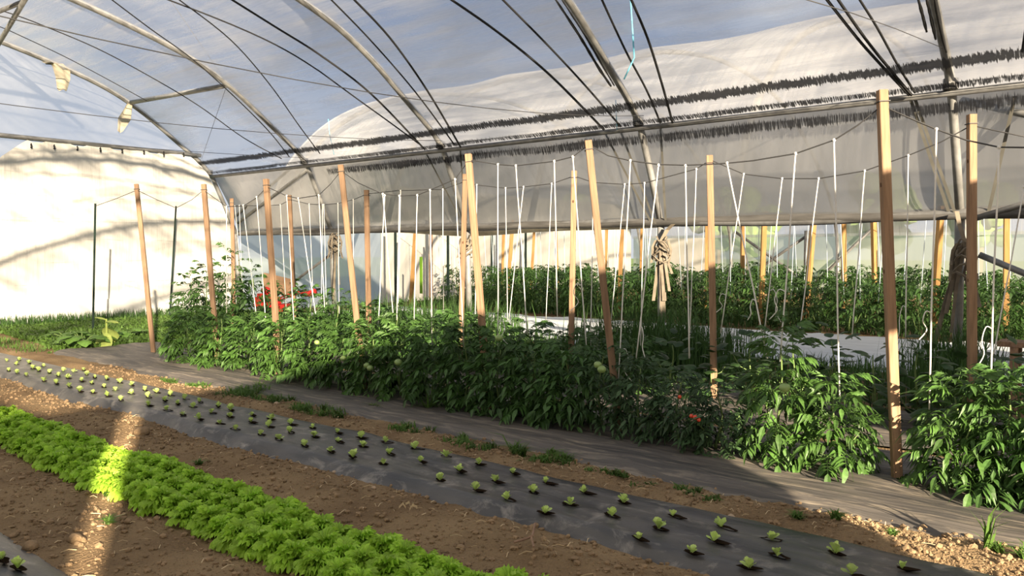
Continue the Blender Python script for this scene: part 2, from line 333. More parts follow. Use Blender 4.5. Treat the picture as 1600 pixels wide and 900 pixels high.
# ------------------------------------------------------------------ tunnel profiles (X, z), from the side leg up and over
def catmull(P, n=8):
    P = [np.array(p, float) for p in P]; out = []
    for i in range(len(P) - 1):
        p0 = P[max(i - 1, 0)]; p1 = P[i]; p2 = P[i + 1]; p3 = P[min(i + 2, len(P) - 1)]
        for k in range(n):
            t = k / n; out.append(0.5 * ((2 * p1) + (p2 - p0) * t + (2 * p0 - 5 * p1 + 4 * p2 - p3) * t * t + (3 * p1 - p0 - 3 * p2 + p3) * t ** 3))
    out.append(P[-1]); return [tuple(p) for p in out]
XC = 3.5
ROOFH = [(9.50, 3.08), (9.25, 3.35), (8.75, 3.72), (7.85, 4.36), (6.9, 4.80), (5.3, 5.24), (4.3, 5.38), (3.5, 5.42)]
half = catmull(ROOFH, 6)
ROOF = half + [(2 * XC - x, z) for x, z in reversed(half[:-1])]
HOOP = [(10.14, 0.0), (10.1, 1.0), (10.08, 1.80), (9.80, 2.45), (9.58, 2.92)] + ROOF + [(2 * XC - 9.58, 2.92), (2 * XC - 9.80, 2.45), (2 * XC - 10.08, 1.8), (2 * XC - 10.14, 0.0)]
ROOF2 = catmull([(10.85, 1.9), (11.35, 3.25), (12.2, 4.25), (13.2, 4.95), (14.5, 5.5), (16, 5.9), (18.6, 6.15), (21.5, 5.9), (24, 5.0), (26.4, 3.4), (27.4, 1.9), (27.5, 0.0)], 5)
def inset(prof, d, c=(XC, 2.0)):
    out = []
    for i, (x, z) in enumerate(prof):
        a = prof[max(i - 1, 0)]; b = prof[min(i + 1, len(prof) - 1)]
        n = Vector((-(b[1] - a[1]), b[0] - a[0])).normalized()
        if n.dot(Vector((c[0] - x, c[1] - z))) < 0: n = -n
        out.append((x + n.x * d, z + n.y * d))
    return out
ROPEP = inset(ROOF, 0.10)
def onRoof(px, py, prof=None):
    """Where the line of sight through a photo point meets the roof (far crossing)."""
    prof = prof or ROPEP; d = ray(px, py); best = None
    for (x0, z0), (x1, z1) in zip(prof, prof[1:]):
        ax, az = x1 - x0, z1 - z0; den = d.x * az - d.z * ax
        if abs(den) < 1e-9: continue
        t = (x0 * az - (z0 - CAM_H) * ax) / den; s_ = (x0 * d.z - (z0 - CAM_H) * d.x) / den
        if t > 0.1 and -1e-6 <= s_ <= 1 + 1e-6 and (best is None or t > best): best = t
    return CAMP + d * best if best else None

YN, YE = -3.0, 16.6
HOOPY = [-1.88, 1.88, 5.64, 9.38, 13.1, 16.6]

# ================================================================== SETTING
# ---- ground
def gz(x, y):
    return 0.035 * fbm(np.asarray(x) * 1.3, np.asarray(y) * 1.1, 4) + 0.018 * fbm(np.asarray(x) * 9, np.asarray(y) * 9, 3) \
        + 0.05 * np.exp(-((np.asarray(x) - 2.86) / 0.16) ** 2) * (0.6 + fbm(np.asarray(x) * 2, np.asarray(y) * 1.7, 2)) \
        + 0.03 * np.exp(-((np.asarray(x) - 4.08) / 0.12) ** 2)
xs = np.concatenate([[-60, -20, -4], np.arange(0.6, 5.0, 0.035), np.arange(5.0, 30, 1.0), [40, 60, 110]])
ys = np.concatenate([[-60, -20, -4], np.arange(0.0, 9, 0.045), np.arange(9, 17, 0.09), [18, 22, 30, 60, 120]])
GX, GY = np.meshgrid(xs, ys, indexing='ij'); GZ = gz(GX, GY)
out = (GX > 5.2) | (GX < 0.55) | (GY > 17) | (GY < -0.1); GZ = np.where(out, -0.03, GZ)
V = np.stack([GX, GY, GZ], -1).reshape(-1, 3); nv = len(ys)
Fc = [(i * nv + j, (i + 1) * nv + j, (i + 1) * nv + j + 1, i * nv + j + 1) for i in range(len(xs) - 1) for j in range(nv - 1)]
ground = tag(ob('ground', me('ground', V.tolist(), Fc, 'soil', True)), 'bare brown soil of the tunnel floor', kind='structure')
V, Fc = grid(np.linspace(-80, 140, 12), np.linspace(17.4, 160, 8), lambda u, v: (u, v, -0.02))
tag(ob('field', me('field', V, Fc, 'field')), 'green field beyond the end of the tunnels', kind='structure')
V, Fc = grid(np.linspace(28.5, 140, 8), np.linspace(-60, 17.4, 8), lambda u, v: (u, v, -0.02))
tag(ob('field', me('field', V, Fc, 'field')), 'green field beside the neighbouring tunnel', kind='structure')

# ---- roof film of this tunnel
ysn = np.linspace(YN, YE, 150)
def roof_pt(i, y):
    x, z = ROOF[i]; k = min(abs(y - h) for h in HOOPY); sag = 0.05 * math.sin(min(1, k / 1.88) * PI / 2) ** 2
    j = 0.018 * float(vnoise(i * 0.9, y * 0.5)); dx, dz = XC - x, 2.5 - z; q = math.hypot(dx, dz)
    return (x + dx / q * (sag + j), y, z + dz / q * (sag + j))
V, Fc = grid(range(len(ROOF)), ysn, roof_pt)
ceiling = tag(ob('ceiling', me('roof_film', V, Fc, 'roof', True)), 'streaked translucent polythene roof stretched over the hoops', kind='structure')
# ---- side film from eave to roll-up bar
SIDE = catmull([(9.50, 3.06), (9.66, 2.75), (9.86, 2.35), (10.02, 1.98), (10.06, 1.83)], 4)
def side_pt(i, y):
    x, z = SIDE[i]; u = i / (len(SIDE) - 1); b = 0.05 * math.sin(u * PI) * math.sin(y * PI / 3.75) + 0.03 * float(fbm(y * 0.7, u * 2, 3))
    return (x + 0.06 + b, y, z - (0.05 * u * float(vnoise(y * 0.4, 3.3))))
V, Fc = grid(range(len(SIDE)), np.linspace(YN, YE, 130), side_pt)
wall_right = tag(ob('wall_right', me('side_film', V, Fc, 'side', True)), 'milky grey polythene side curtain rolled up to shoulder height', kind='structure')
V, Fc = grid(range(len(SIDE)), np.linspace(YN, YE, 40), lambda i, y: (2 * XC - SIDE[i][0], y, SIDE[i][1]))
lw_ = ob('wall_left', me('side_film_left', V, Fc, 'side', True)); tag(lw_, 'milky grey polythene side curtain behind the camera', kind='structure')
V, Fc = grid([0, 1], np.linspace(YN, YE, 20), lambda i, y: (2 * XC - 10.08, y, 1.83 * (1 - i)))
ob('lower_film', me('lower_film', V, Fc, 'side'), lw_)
# mildew bands in the film overlap along the eave
def band(name, X0, z0, X1, z1, m, ya, yb, wob=0.0):
    ysb = np.linspace(ya, yb, 120); V = []; Fc = []; UV = []
    for y in ysb:
        o_ = wob * float(vnoise(y * 0.6, 9.1))
        V += [(X0, y, z0 + o_), (X1, y, z1 + o_)]
    d = me(name, V, [(2 * i, 2 * i + 1, 2 * i + 3, 2 * i + 2) for i in range(len(ysb) - 1)], m)
    uvl = d.uv_layers.new(name='UVMap')
    for l in d.loops:
        vi = l.vertex_index; uvl.data[l.index].uv = (V[vi][1], vi % 2)
    return ob(name, d, wall_right)
band('mildew_band', 9.16, 3.22, 8.98, 3.38, 'mildew', 0.2, 16.4, 0.03)
band('mildew_band', 9.40, 3.06, 9.24, 3.18, 'mildew2', 0.2, 16.4, 0.02)
band('mildew_band', 9.58, 2.80, 9.48, 3.06, 'mildew2', 0.2, 12.5, 0.02)

# ---- far end wall: white tarpaulin below, clear film above the rail
def xedge(z):
    for (x0, z0), (x1, z1) in zip(HOOP[:60], HOOP[1:60]):
        if z0 <= z <= z1: return x0 + (x1 - x0) * (z - z0) / max(1e-6, z1 - z0)
    return XC
def top_z(x): return 3.47 if x > 5.75 else 3.47 - min(0.42, (5.75 - x) * 0.78)
def tarp_pt(u, v):
    x = -2.6 + u * 12.5; z = v * top_z(x); xe = xedge(z) - 0.14; x = min(x, xe)
    sw = 0.05 * float(fbm(x * 1.6, z * 0.5, 4)) + 0.035 * math.sin(x * 9.2) * (v ** 3)
    zz = z - 0.03 * (math.cos((x - 0.35) * 2 * PI / 0.74) < -0.6) * (v > 0.99)
    return (x, YE - 0.12 + sw - 0.25 * max(0, 5.5 - x) * 0.2 * v * (1 - v), max(0.0, zz))
V, Fc = grid(np.linspace(0, 1, 170), np.linspace(0, 1, 50), tarp_pt)
wall_back = tag(ob('wall_back', me('tarpaulin', V, Fc, 'tarp', True)), 'sunlit white tarpaulin closing the far end of the tunnel', kind='structure')
V, Fc = grid(np.linspace(2.0, 9.9, 90), np.linspace(0, 1, 8), lambda x, v: (x, YE - 0.26 + 0.04 * float(fbm(x * 3, v, 3)), v * 0.46))
tag(ob('skirt', me('skirt', V, Fc, 'skirt', True), wall_back), 'greyer bottom skirt of the tarpaulin')
V = [(XC, YE, 3.0)] + [(x, YE + 0.01, z) for x, z in HOOP if z > 1.7]; n_ = len(V)
gab = ob('gable_film', me('gable_film', V, [(0, i, i + 1) for i in range(1, n_ - 1)], 'gable'), wall_back)
rail = MB().tube([(XC - 6.0, YE - 0.08, 3.50), (0, YE - 0.08, 3.53), (9.2, YE - 0.08, 3.50)], 0.045, 8).build('rail', 'steel', wall_back, True)
hk = MB().tube([(0, 0, 0), (0, -0.03, 0.03), (0, -0.05, 0.0), (0, -0.02, -0.05)], 0.012, 5).ball((0, -0.03, -0.04), 0.022, 6, 4).mesh('hook', 'rope')
for x_, y_ in [(48, 226), (84, 228), (120, 230), (156, 232), (190, 234), (224, 236), (255, 238), (286, 240)]:
    ob('hook', hk, wall_back, onY(x_, y_ + 1, YE - 0.14))
for pts in ([(70, 97), (88, 98), (97, 108), (100, 122), (98, 140)], [(205, 157), (200, 170), (193, 186), (187, 205)]):
    P = [onY(*p, YE - 0.06) for p in pts]; b = MB()
    wd = [0.12, 0.22, 0.3, 0.26, 0.18] if len(pts) == 5 else [0.08, 0.16, 0.26, 0.10]
    V = []
    for p, w_ in zip(P, wd):
        for k in range(5): V.append((p.x + (k / 4 - 0.5) * w_, p.y - 0.05 * math.sin(k * 1.7 + p.z * 5), p.z - 0.03 * (k % 2)))
    b.add(V, [(i * 5 + k, i * 5 + k + 1, i * 5 + 5 + k + 1, i * 5 + 5 + k) for i in range(len(P) - 1) for k in range(4)])
    t = b.build('torn_film', 'torn', wall_back, True); tag(t, 'tattered strip of torn brown film hanging from the gable')

# ---- near end wall behind the camera: the same tarpaulin, with the doorway and a slit that let the sun in
nw = MB()
def panel(x0, x1, z0, z1): nw.box(((x0 + x1) / 2, YN, (z0 + z1) / 2), (x1 - x0, 0.02, z1 - z0))
TOPN = 3.23
panel(-3.1, -2.16, 0, TOPN); panel(-2.16, -2.015, 0, 1.35); panel(-2.015, 1.15, 0, TOPN); panel(1.15, 4.0, 2.25, TOPN); panel(4.0, 10.1, 0, TOPN)
nw.add([(1.15, YN, 0), (1.18, YN, 0), (2.42, YN, 2.25), (1.15, YN, 2.25)], [(0, 1, 2, 3)])      # unseen flap, added on a slant to shape the sun patch's edge
wall_front = tag(nw.build('wall_front', 'tarp2'), 'white tarpaulin with a doorway closing the near end of the tunnel', kind='structure')
V = [(XC, YN, 3.0)] + [(x, YN, z) for x, z in HOOP if z > 3.1]
ob('gable_film', me('gable_front', V, [(0, i, i + 1) for i in range(1, len(V) - 1)], 'gable'), wall_front)

# ================================================================== NEIGHBOURING TUNNEL (setting)
def roof2_pt(i, y):
    x, z = ROOF2[i]; k = abs((y - 1.2 + 1.88) % 3.76 - 1.88); s_ = 0.07 * math.sin(min(1, k / 1.88) * PI / 2) ** 2
    j = 0.05 * float(vnoise(i * 0.5, y * 1.5)); dx, dz = 18.6 - x, 2 - z; q = math.hypot(dx, dz)
    return (x + dx / q * (s_ + j), y, z + dz / q * (s_ + j))
V, Fc = grid(range(len(ROOF2) - 5), np.linspace(-7, 16.6, 110), roof2_pt)
ceil2 = tag(ob('ceiling_neighbour', me('neighbour_roof', V, Fc, 'roof2', True)), 'milky polythene roof of the neighbouring tunnel', kind='structure')
V, Fc = grid([0, 1], np.linspace(-7, 16.6, 40), lambda i, y: (27.45 + 0.05 * math.sin(y * 2), y, 2.0 * (1 - i)))
wfar = tag(ob('wall_far', me('far_side_film', V, Fc, 'greenish', True)), 'pale greenish film closing the far side of the neighbouring tunnel', kind='structure')
V, Fc = grid([13.2, 13.9, 14.7, 15.4], [0, 1, 2], lambda y, k: (27.3 + .03 * math.sin(y * 9 + k), y, k * .95))
tag(ob('white_panel', me('white_panel', V, Fc, 'tarp2', True), wfar), 'whiter sheet at the far corner of the greenish film')
V, Fc = grid(np.linspace(10.25, 14.5, 40), [0, 0.5, 1], lambda x, v: (x, 16.7 + 0.06 * float(fbm(x * 2, v, 3)), v * (2.4 + (x - 10.2) * 0.5)))
tag(ob('wall_back_film', me('blue_film', V, Fc, 'milky', True)), 'bluish milky film panel beside the white end sheet', kind='structure')
V, Fc = grid(np.linspace(14.45, 27.4, 120), np.linspace(0, 1, 30), lambda x, v: (x, 16.65 + 0.05 * float(fbm(x * 2, v, 3)), v * 3.2))
wb2 = tag(ob('wall_back_neighbour', me('neighbour_tarp', V, Fc, 'tarp2', True)), 'white tarpaulin closing the end of the neighbouring tunnel', kind='structure')
V = [(18.6, 16.68, 3.0)] + [(x, 16.68, z) for x, z in ROOF2 if z > 1.7]
ob('gable_film', me('gable2', V, [(0, i, i + 1) for i in range(1, len(V) - 1)], 'roof2'), wb2)

# ================================================================== STEEL
hoop_names = {-1.88: None, 1.88: 'near steel hoop behind the tall stake, its leg bundled with straps', 5.64: 'steel hoop with the blue twine hanging beside it',
              9.38: 'steel hoop landing behind the crossed pair of stakes', 13.1: 'steel hoop carrying the short purlin brace to the end hoop', 16.6: 'end steel hoop edging the white tarpaulin'}
for hy in HOOPY:
    if hy < 0: continue
    r = empty('tunnel_hoop', (10.1, hy, 0), hoop_names[hy], 'tunnel hoop')
    P = [Vector((x - 10.1, 0, z)) for x, z in inset(HOOP, 0.0)]
    b = MB().tube(P[2:-2], 0.046, 10); b.build('arch_tube', 'steel', r, True)
    MB().tube(P[:3], 0.052, 10).build('leg', 'steel', r, True)
    MB().tube([P[7] + Vector((0, 0, -0.05)), P[7] + Vector((0.0, 0, 0.06))], 0.075, 8).build('clamp', 'dsteel', r)
b = MB().tube([(9.46, YN, 3.06), (9.46, 5, 3.06), (9.46, 16.6, 3.06)], 0.036, 8)
tag(b.build('eave_rail', 'dsteel', None, True), 'long steel eave rail running below the black mildew band', 'rail')
pts = [(10.04, y, 1.84 - 0.05 * math.sin((y + 0.6) * 0.32) ** 2 + 0.02 * math.sin(y * 1.3)) for y in np.linspace(YN, 16.4, 60)]
rb = MB().tube(pts, 0.05, 10).build('roll_up_bar', 'dsteel', None, True); tag(rb, 'roll-up bar wrapped in film along the foot of the side curtain', 'bar')
b = MB(); V, Fc = grid(np.linspace(YN, 16.4, 90), range(5), lambda y, k: (10.04 + 0.062 * math.cos(k * 1.1), y, 1.81 + 0.062 * math.sin(-k * 1.1) + 0.03 * float(fbm(y, k * .3, 3))))
tag(b.add(V, Fc).build('film_wrap', 'bar_film', rb, True), 'greyish film rolled round the bar')
# neighbour's own roll-up bar and beige film roll
pts = [(10.82, y, 1.86 - 0.10 * math.exp(-((y - 9.5) / 2.5) ** 2) + 0.02 * math.sin(y * 1.7)) for y in np.linspace(-4, 16.4, 50)]
tag(MB().tube(pts, 0.065, 8).build('film_roll', 'torn', None, True), 'sagging beige film roll along the near side of the neighbouring tunnel', 'film roll')
def rod(name, a, b_, r, m, label, cat, n=7, sag=0.0):
    P = [Vector(a).lerp(Vector(b_), t) - Vector((0, 0, sag * 4 * t * (1 - t))) for t in np.linspace(0, 1, 12 if sag else 2)]
    base = P[0]; o = MB().tube([p - base for p in P], r, n).build(name, m, None, True, loc=base); return tag(o, label, cat)
rod('purlin_brace', onY(205, 160, 16.5), onY(356, 133, 13.1), 0.045, 'steel', 'short purlin brace between the end hoop and the next hoop', 'brace')
rod('diagonal_brace', onY(480, 266, 13.1), onY(372, 348, 16.5), 0.035, 'steel', 'diagonal steel brace slanting from the eave down to the end hoop', 'brace')
rod('diagonal_brace', onX(455, 262, 9.9), onX(368, 338, 9.95), 0.03, 'dsteel', 'dark thinner diagonal bar above the steel diagonal brace', 'brace')
rod('diagonal_brace', onX(527, 390, 10.1), onX(430, 462, 10.1), 0.028, 'dsteel', 'dark diagonal bar below the side curtain behind the red tiller', 'brace')
rod('diagonal_brace', onY(1504, 157, 1.88), onX(1640, 187, 9.5), 0.04, 'steel', 'round brace leaving the near hoop just under the eave rail', 'brace')
rod('diagonal_brace', onX(1520, 342, 10.0), onX(1660, 302, 10.0), 0.036, 'dsteel', 'brace rising from the foot of the side curtain at the near hoop', 'brace')
rod('diagonal_brace', onX(1530, 398, 10.1), onX(1660, 452, 10.1), 0.036, 'steel', 'brace falling towards the ground below the near strap bundle', 'brace')
P_ = inset(ROOF, 0.16)
rod('roof_brace', onRoof(-60, 166, P_), onRoof(60, -37, P_), 0.04, 'steel', 'straight roof brace crossing above the gable film', 'brace')
rod('roof_brace', onRoof(-90, 54, P_), onRoof(38, 2, P_), 0.036, 'dsteel', 'second roof brace meeting the first near the top of the gable', 'brace')
# neighbour's hoops and cross braces
for i, hy in enumerate([-2.6, 1.2, 4.95, 8.7, 12.45, 16.2]):
    r = empty('tunnel_hoop', (10.85, hy, 0), f'{nth(i)} hoop of the neighbouring tunnel counted from the near end', 'tunnel hoop', 'hoops of the neighbouring tunnel')
    P = [(x - 10.85, 0, z) for x, z in inset(ROOF2, 0.10, (18.6, 2))]
    MB().tube(P, 0.055, 8).build('arch_tube', 'steel', r, True)
for i, (a, b_) in enumerate([((27.2, 9.4, 0.2), (27.2, 12.2, 2.1)), ((27.2, 9.4, 2.1), (27.2, 12.2, 0.2)), ((27.2, 7.6, 2.1), (27.2, 9.4, 0.3))]):
    rod('cross_brace', a, b_, 0.05, 'dsteel', ['rising', 'falling', 'single sloping'][i] + ' cross brace against the greenish film of the neighbouring tunnel', 'brace')
tag(MB().tube([(27.1, 9.6, 0), (27.1, 9.6, 2.1)], 0.11, 8).build('support_post', 'dsteel', None, True), 'dark support post where the braces cross in the neighbouring tunnel', 'post')
tag(MB().box((16.0, 16.3, 1.2), (0.10, 0.06, 2.4)).build('door_jamb', 'gwood'), 'wooden jamb against the white sheet of the neighbouring tunnel', 'jamb')

# ---- ropes over the roof
ropes = [([(500, 112), (560, 156), (610, 192), (656, 226)], .012, 'faint grey roof rope beside the third hoop'),
 ([(355, -5), (430, 42), (500, 86), (580, 147), (664, 234)], .016, 'black roof rope ending before the eave at the third hoop'),
 ([(514, -4), (580, 64), (650, 145), (710, 226)], .012, 'thin black roof rope just past the third hoop'),
 ([(550, -4), (610, 60), (668, 142), (720, 230)], .016, 'thick black roof rope just past the third hoop'),
 ([(700, -4), (780, 52), (860, 118), (944, 203)], .017, 'bold black roof rope crossing the blue cloud above the tall stakes'),
 ([(780, -6), (860, 75), (920, 140), (970, 198)], .014, 'black roof rope with a small knot, ending by the blue twine'),
 ([(938, -6), (978, 80), (1010, 140), (1032, 192)], .014, 'black roof rope just beyond the blue twine'),
 ([(984, -6), (1012, 60), (1034, 130), (1051, 192)], .016, 'thick black roof rope passing close to the blue twine'),
 ([(1288, -6), (1340, 60), (1380, 105), (1421, 149)], .016, 'first of the flat dark straps running down to the near hoop'),
 ([(1306, -6), (1352, 60), (1392, 110), (1425, 149)], .016, 'second of the flat dark straps running down to the near hoop'),
 ([(1340, -6), (1370, 42), (1402, 100), (1430, 145)], .013, 'third of the flat dark straps, nearer the near hoop'),
 ([(1604, 40), (1598, 80), (1586, 149)], .018, 'dark strap past the near hoop at the edge of the view'),
 ([(170, -4), (235, 45), (300, 92), (365, 150), (420, 205), (452, 245)], .010, 'thin rope curving between the last two hoops'),
 ([(55, 35), (150, 75), (235, 120), (310, 165), (380, 215), (440, 248)], .010, 'faint rope curving low between the last two hoops'),
 ([(15, 48), (100, 88), (170, 125), (230, 158)], .008, 'short faint rope curving above the end hoop'),
 ([(275, -4), (360, 62), (420, 130), (470, 200), (500, 240)], .010, 'thin rope following just past the fourth hoop')]
for pts, r_, lab in ropes:
    P = [p for p in (onRoof(*q) for q in pts) if p is not None]
    P = [Vector(p) for p in catmull([tuple(p) for p in P], 6)]
    # carry the rope on over the ridge to just past its crown
    sl = max(-.6, min(.6, (P[0].y - P[6].y) / max(.05, (P[0] - P[6]).length))); ext = []; last = P[0]
    for x, z in ROPEP:
        if 1.5 < x < last.x - .12: q = Vector((x, min(16.4, max(-2.8, last.y + sl * math.hypot(x - last.x, z - last.z))), z)); ext.append(q); last = q
    P = ext[::-1] + P
    base = P[-1].copy(); o = MB().tube([p - base for p in P], r_, 5).build('roof_rope', 'rope', None, True, loc=base); tag(o, lab, 'rope', 'ropes over the roof film')
for (a, b_, lab) in [((1421, 150), (1482, 330), 'flat strap end crossing the side curtain to the near strap bundle'), ((1428, 150), (1492, 332), 'second flat strap end beside the first on the side curtain'),
                     ((1586, 150), (1545, 330), 'strap end crossing the side curtain past the near hoop'), ((1032, 195), (1040, 345), 'rope end crossing the side curtain beyond the tall stake'),
                     ((968, 200), (1024, 350), 'rope end crossing the side curtain to the hoop with the blue twine'), ((944, 205), (1016, 345), 'faint rope end left of the rope by the blue twine'.replace('left of', 'beside')),
                     ((664, 236), (724, 350), 'rope end crossing the side curtain to the third hoop'), ((719, 232), (728, 345), 'rope end dropping steeply to the third hoop')]:
    p0 = onX(*a, 9.56); p1 = onX(*b_, 9.99); o = MB().ribbon([Vector((0, 0, 0)), (p1 - p0) * .5 , p1 - p0], Vector((0, 1, 0)), 0.035).build('rope_end', 'grope', None, loc=p0); tag(o, lab, 'strap', 'rope ends on the side curtain')
# dark condensation streaks beside two hoops
def streak(pts, r_, lab):
    P = [onRoof(*q, P_) for q in pts]; P = [Vector(p) for p in catmull([tuple(p) for p in P], 6)]; base = P[0].copy()
    o = MB().tube([p - base for p in P], [r_ * (.35 + .65 * math.sin(PI * (i + .6) / (len(P) + .2)) ** .6) * random.uniform(.75, 1.15) for i in range(len(P))], 5).build('folded_film_edge', 'rope', None, True, loc=base); tag(o, lab, 'film edge', 'dark film folds beside hoops')
streak([(866, -4), (905, 55), (935, 105), (955, 135)], 0.022, 'outer dark film fold beside the hoop with the blue twine')
streak([(876, -4), (914, 55), (942, 103), (960, 134)], 0.016, 'inner dark film fold beside the hoop with the blue twine')
streak([(1434, -4), (1441, 22), (1448, 50)], 0.016, 'first short dark film fold beside the near hoop')
streak([(1447, -4), (1455, 30), (1462, 62)], 0.016, 'second short dark film fold beside the near hoop')
streak([(1460, -4), (1468, 38), (1479, 82)], 0.016, 'longest dark film fold beside the near hoop')

# ---- wires across the tunnel and hanging lines
def wire(pts, lab, r_=.004, m='wire', cat='wire', name='tie_wire'):
    P = [Vector(p) for p in pts]; base = P[0].copy(); return tag(MB().tube([p - base for p in P], r_, 4).build(name, m, None, True, loc=base), lab, cat)
def chord(y, zc, lab):
    wire([(9.35 - t * 11.7, y, 3.2 - zc * 4 * t * (1 - t)) for t in np.linspace(0, 1, 16)], lab)
chord(5.5, 0.42, 'cross wire strung below the hoop with the blue twine'); chord(9.25, 0.30, 'cross wire strung below the third hoop'); chord(13.0, 0.15, 'cross wire strung low before the gable')
wire([onY(x, y, 1.88) for x, y in [(1478, 77), (1400, 45), (1330, 20), (1255, -2)]], 'cross wire strung below the near hoop')
wire([onY(264, -3, 13.0), onY(355, 130, 13.1)], 'taut guy wire dropping to the purlin brace')
wire([onY(352, 140, 13.1), onY(315, 248, 16.5)], 'guy wire from the purlin brace down to the end hoop')
wire([onX(985, -3, 8.4), onX(991, 90, 8.4), onX(984, 105, 8.4), onX(975, 124, 8.4)], 'bright blue twine hanging from the roof', .011, 'blue', 'twine', 'blue_twine')
wire([onX(513, 186, 9.3), onX(515, 210, 9.3), onX(522, 242, 9.3)], 'short blue thread hanging from the cross wire', .006, 'blue', 'twine', 'blue_twine')
wire([onX(962, 156, 9.3), onX(963, 180, 9.35), onX(964, 203, 9.4)], 'short blue thread tied under the hoop with the blue twine', .007, 'blue', 'twine', 'blue_twine')

# ---- bundles of straps tied to the hoop legs
def bundle(px, py, X, lab, sc=1.0, long=()):
    c = onX(px, py, X); r = empty('strap_bundle', c, lab, 'straps', 'strap bundles on hoop legs')
    k = MB()
    for i in range(5):
        a = random.uniform(0, 2 * PI); k.tube([(0.07 * math.cos(a + t) * (1 + .2 * i), 0.07 * math.sin(a + t) * (1 + .2 * i), 0.05 * math.sin(t * 2 + i) - .06 * i * sc) for t in np.linspace(0, 5.5, 12)], 0.013, 4)
    k.build('knot', 'strap', r)
    for i in range(6):
        a = random.uniform(0, 2 * PI); l = random.uniform(.15, .5) * sc; d = Vector((math.cos(a), math.sin(a), 0)) * .09
        MB().ribbon([d, d * 1.5 + Vector((0, 0, -.3 * l)), d * 1.3 + Vector((.02, .03, -.7 * l)), d * 1.7 + Vector((0, 0, -l))], (cR + Vector((0, 0, .2))).normalized(), 0.035).build('strap_tail', 'strap', r)
    for (qx, qy, w_) in long:
        e = onX(qx, qy, X) - c; MB().ribbon([Vector((0, 0, 0)), e * .5 + Vector((0.03, .02, .03)), e], cR, w_).build('strap_tail', 'strap', r)
    return r
bundle(524, 368, 10.0, 'strap bundle knotted on the fourth hoop leg above the tiller', 1, [(521, 468, .045), (530, 445, .04)])
bundle(728, 372, 10.0, 'strap bundle knotted behind the crossed pair of stakes', 1.2, [(722, 420, .04), (733, 390, .04)])
bundle(1034, 375, 9.95, 'thick faded strap bundle on the hoop leg at mid row', 1.1, [(1036, 500, .075), (1021, 470, .045), (1046, 455, .04), (1052, 350, .06), (1038, 470, .06)])
bundle(1508, 380, 9.9, 'big dangling strap bundle on the near hoop leg', 1.5, [(1478, 490, .05), (1486, 520, .04), (1458, 545, .055), (1530, 480, .06), (1495, 330, .05), (1540, 368, .05)])

# ================================================================== GROUND COVERS
def sheet(name, x0, x1, y0, y1, nx, ny, m, hgt, jit, label, cat, edge=0.35, ripple=0.012, seed=0):
    def pt(u, v):
        y = y0 + v * (y1 - y0)
        a = x0 + jit * float(fbm(y * 0.9 + seed, 2.2, 4)); c = x1 + jit * 0.5 * float(fbm(y * 1.1 + seed, 7.7, 4)); x = a + u * (c - a)
        prof = min(1, min(u, 1 - u) / 0.14); prof = prof * prof * (3 - 2 * prof)
        z = -0.015 + hgt * prof + float(gz(x, y)) * (1 - prof) * .9 + ripple * float(fbm(x * 6 + seed, y * 2.2, 3)) + 0.5 * ripple * math.sin(x * 40 + 3 * float(vnoise(y * .6, x))) * float(vnoise(y * .8, x * 3))
        return (x, y, z)
    V, Fc = grid(np.linspace(0, 1, nx), np.linspace(0, 1, ny), pt)
    return tag(ob(name, me(name, V, Fc, m, True)), label, cat)
mul = sheet('plastic_mulch', 3.10, 3.90, 0.2, 12.6, 24, 260, 'mulch', 0.075, 0.10, 'long black plastic mulch strip planted with rows of lettuce seedlings', 'mulch sheet', seed=1)
mul2 = sheet('plastic_mulch', 0.55, 1.42, 1.2, 7.5, 14, 120, 'mulch', 0.06, 0.05, 'black plastic mulch corner nearest the camera with two seedlings'.replace('nearest', 'just before'), 'mulch sheet', seed=40)
fab = sheet('mulch_fabric', 4.27, 6.0, -0.6, 11.8, 36, 240, 'fabric', 0.06, 0.09, 'dusty woven mulch fabric under the front tomato row', 'mulch sheet', ripple=0.02, seed=80)
fab2 = sheet('mulch_fabric', 6.15, 7.6, -0.6, 11.6, 20, 120, 'fabric', 0.05, 0.09, 'dark mulch fabric under the second tomato row', 'mulch sheet', ripple=0.02, seed=120)
fle = sheet('ground_fleece', 10.05, 13.8, 0.4, 14.9, 40, 120, 'fleece', 0.05, 0.20, 'pale white fleece laid on the ground beyond the hoop legs', 'ground cover', ripple=0.06, seed=160)

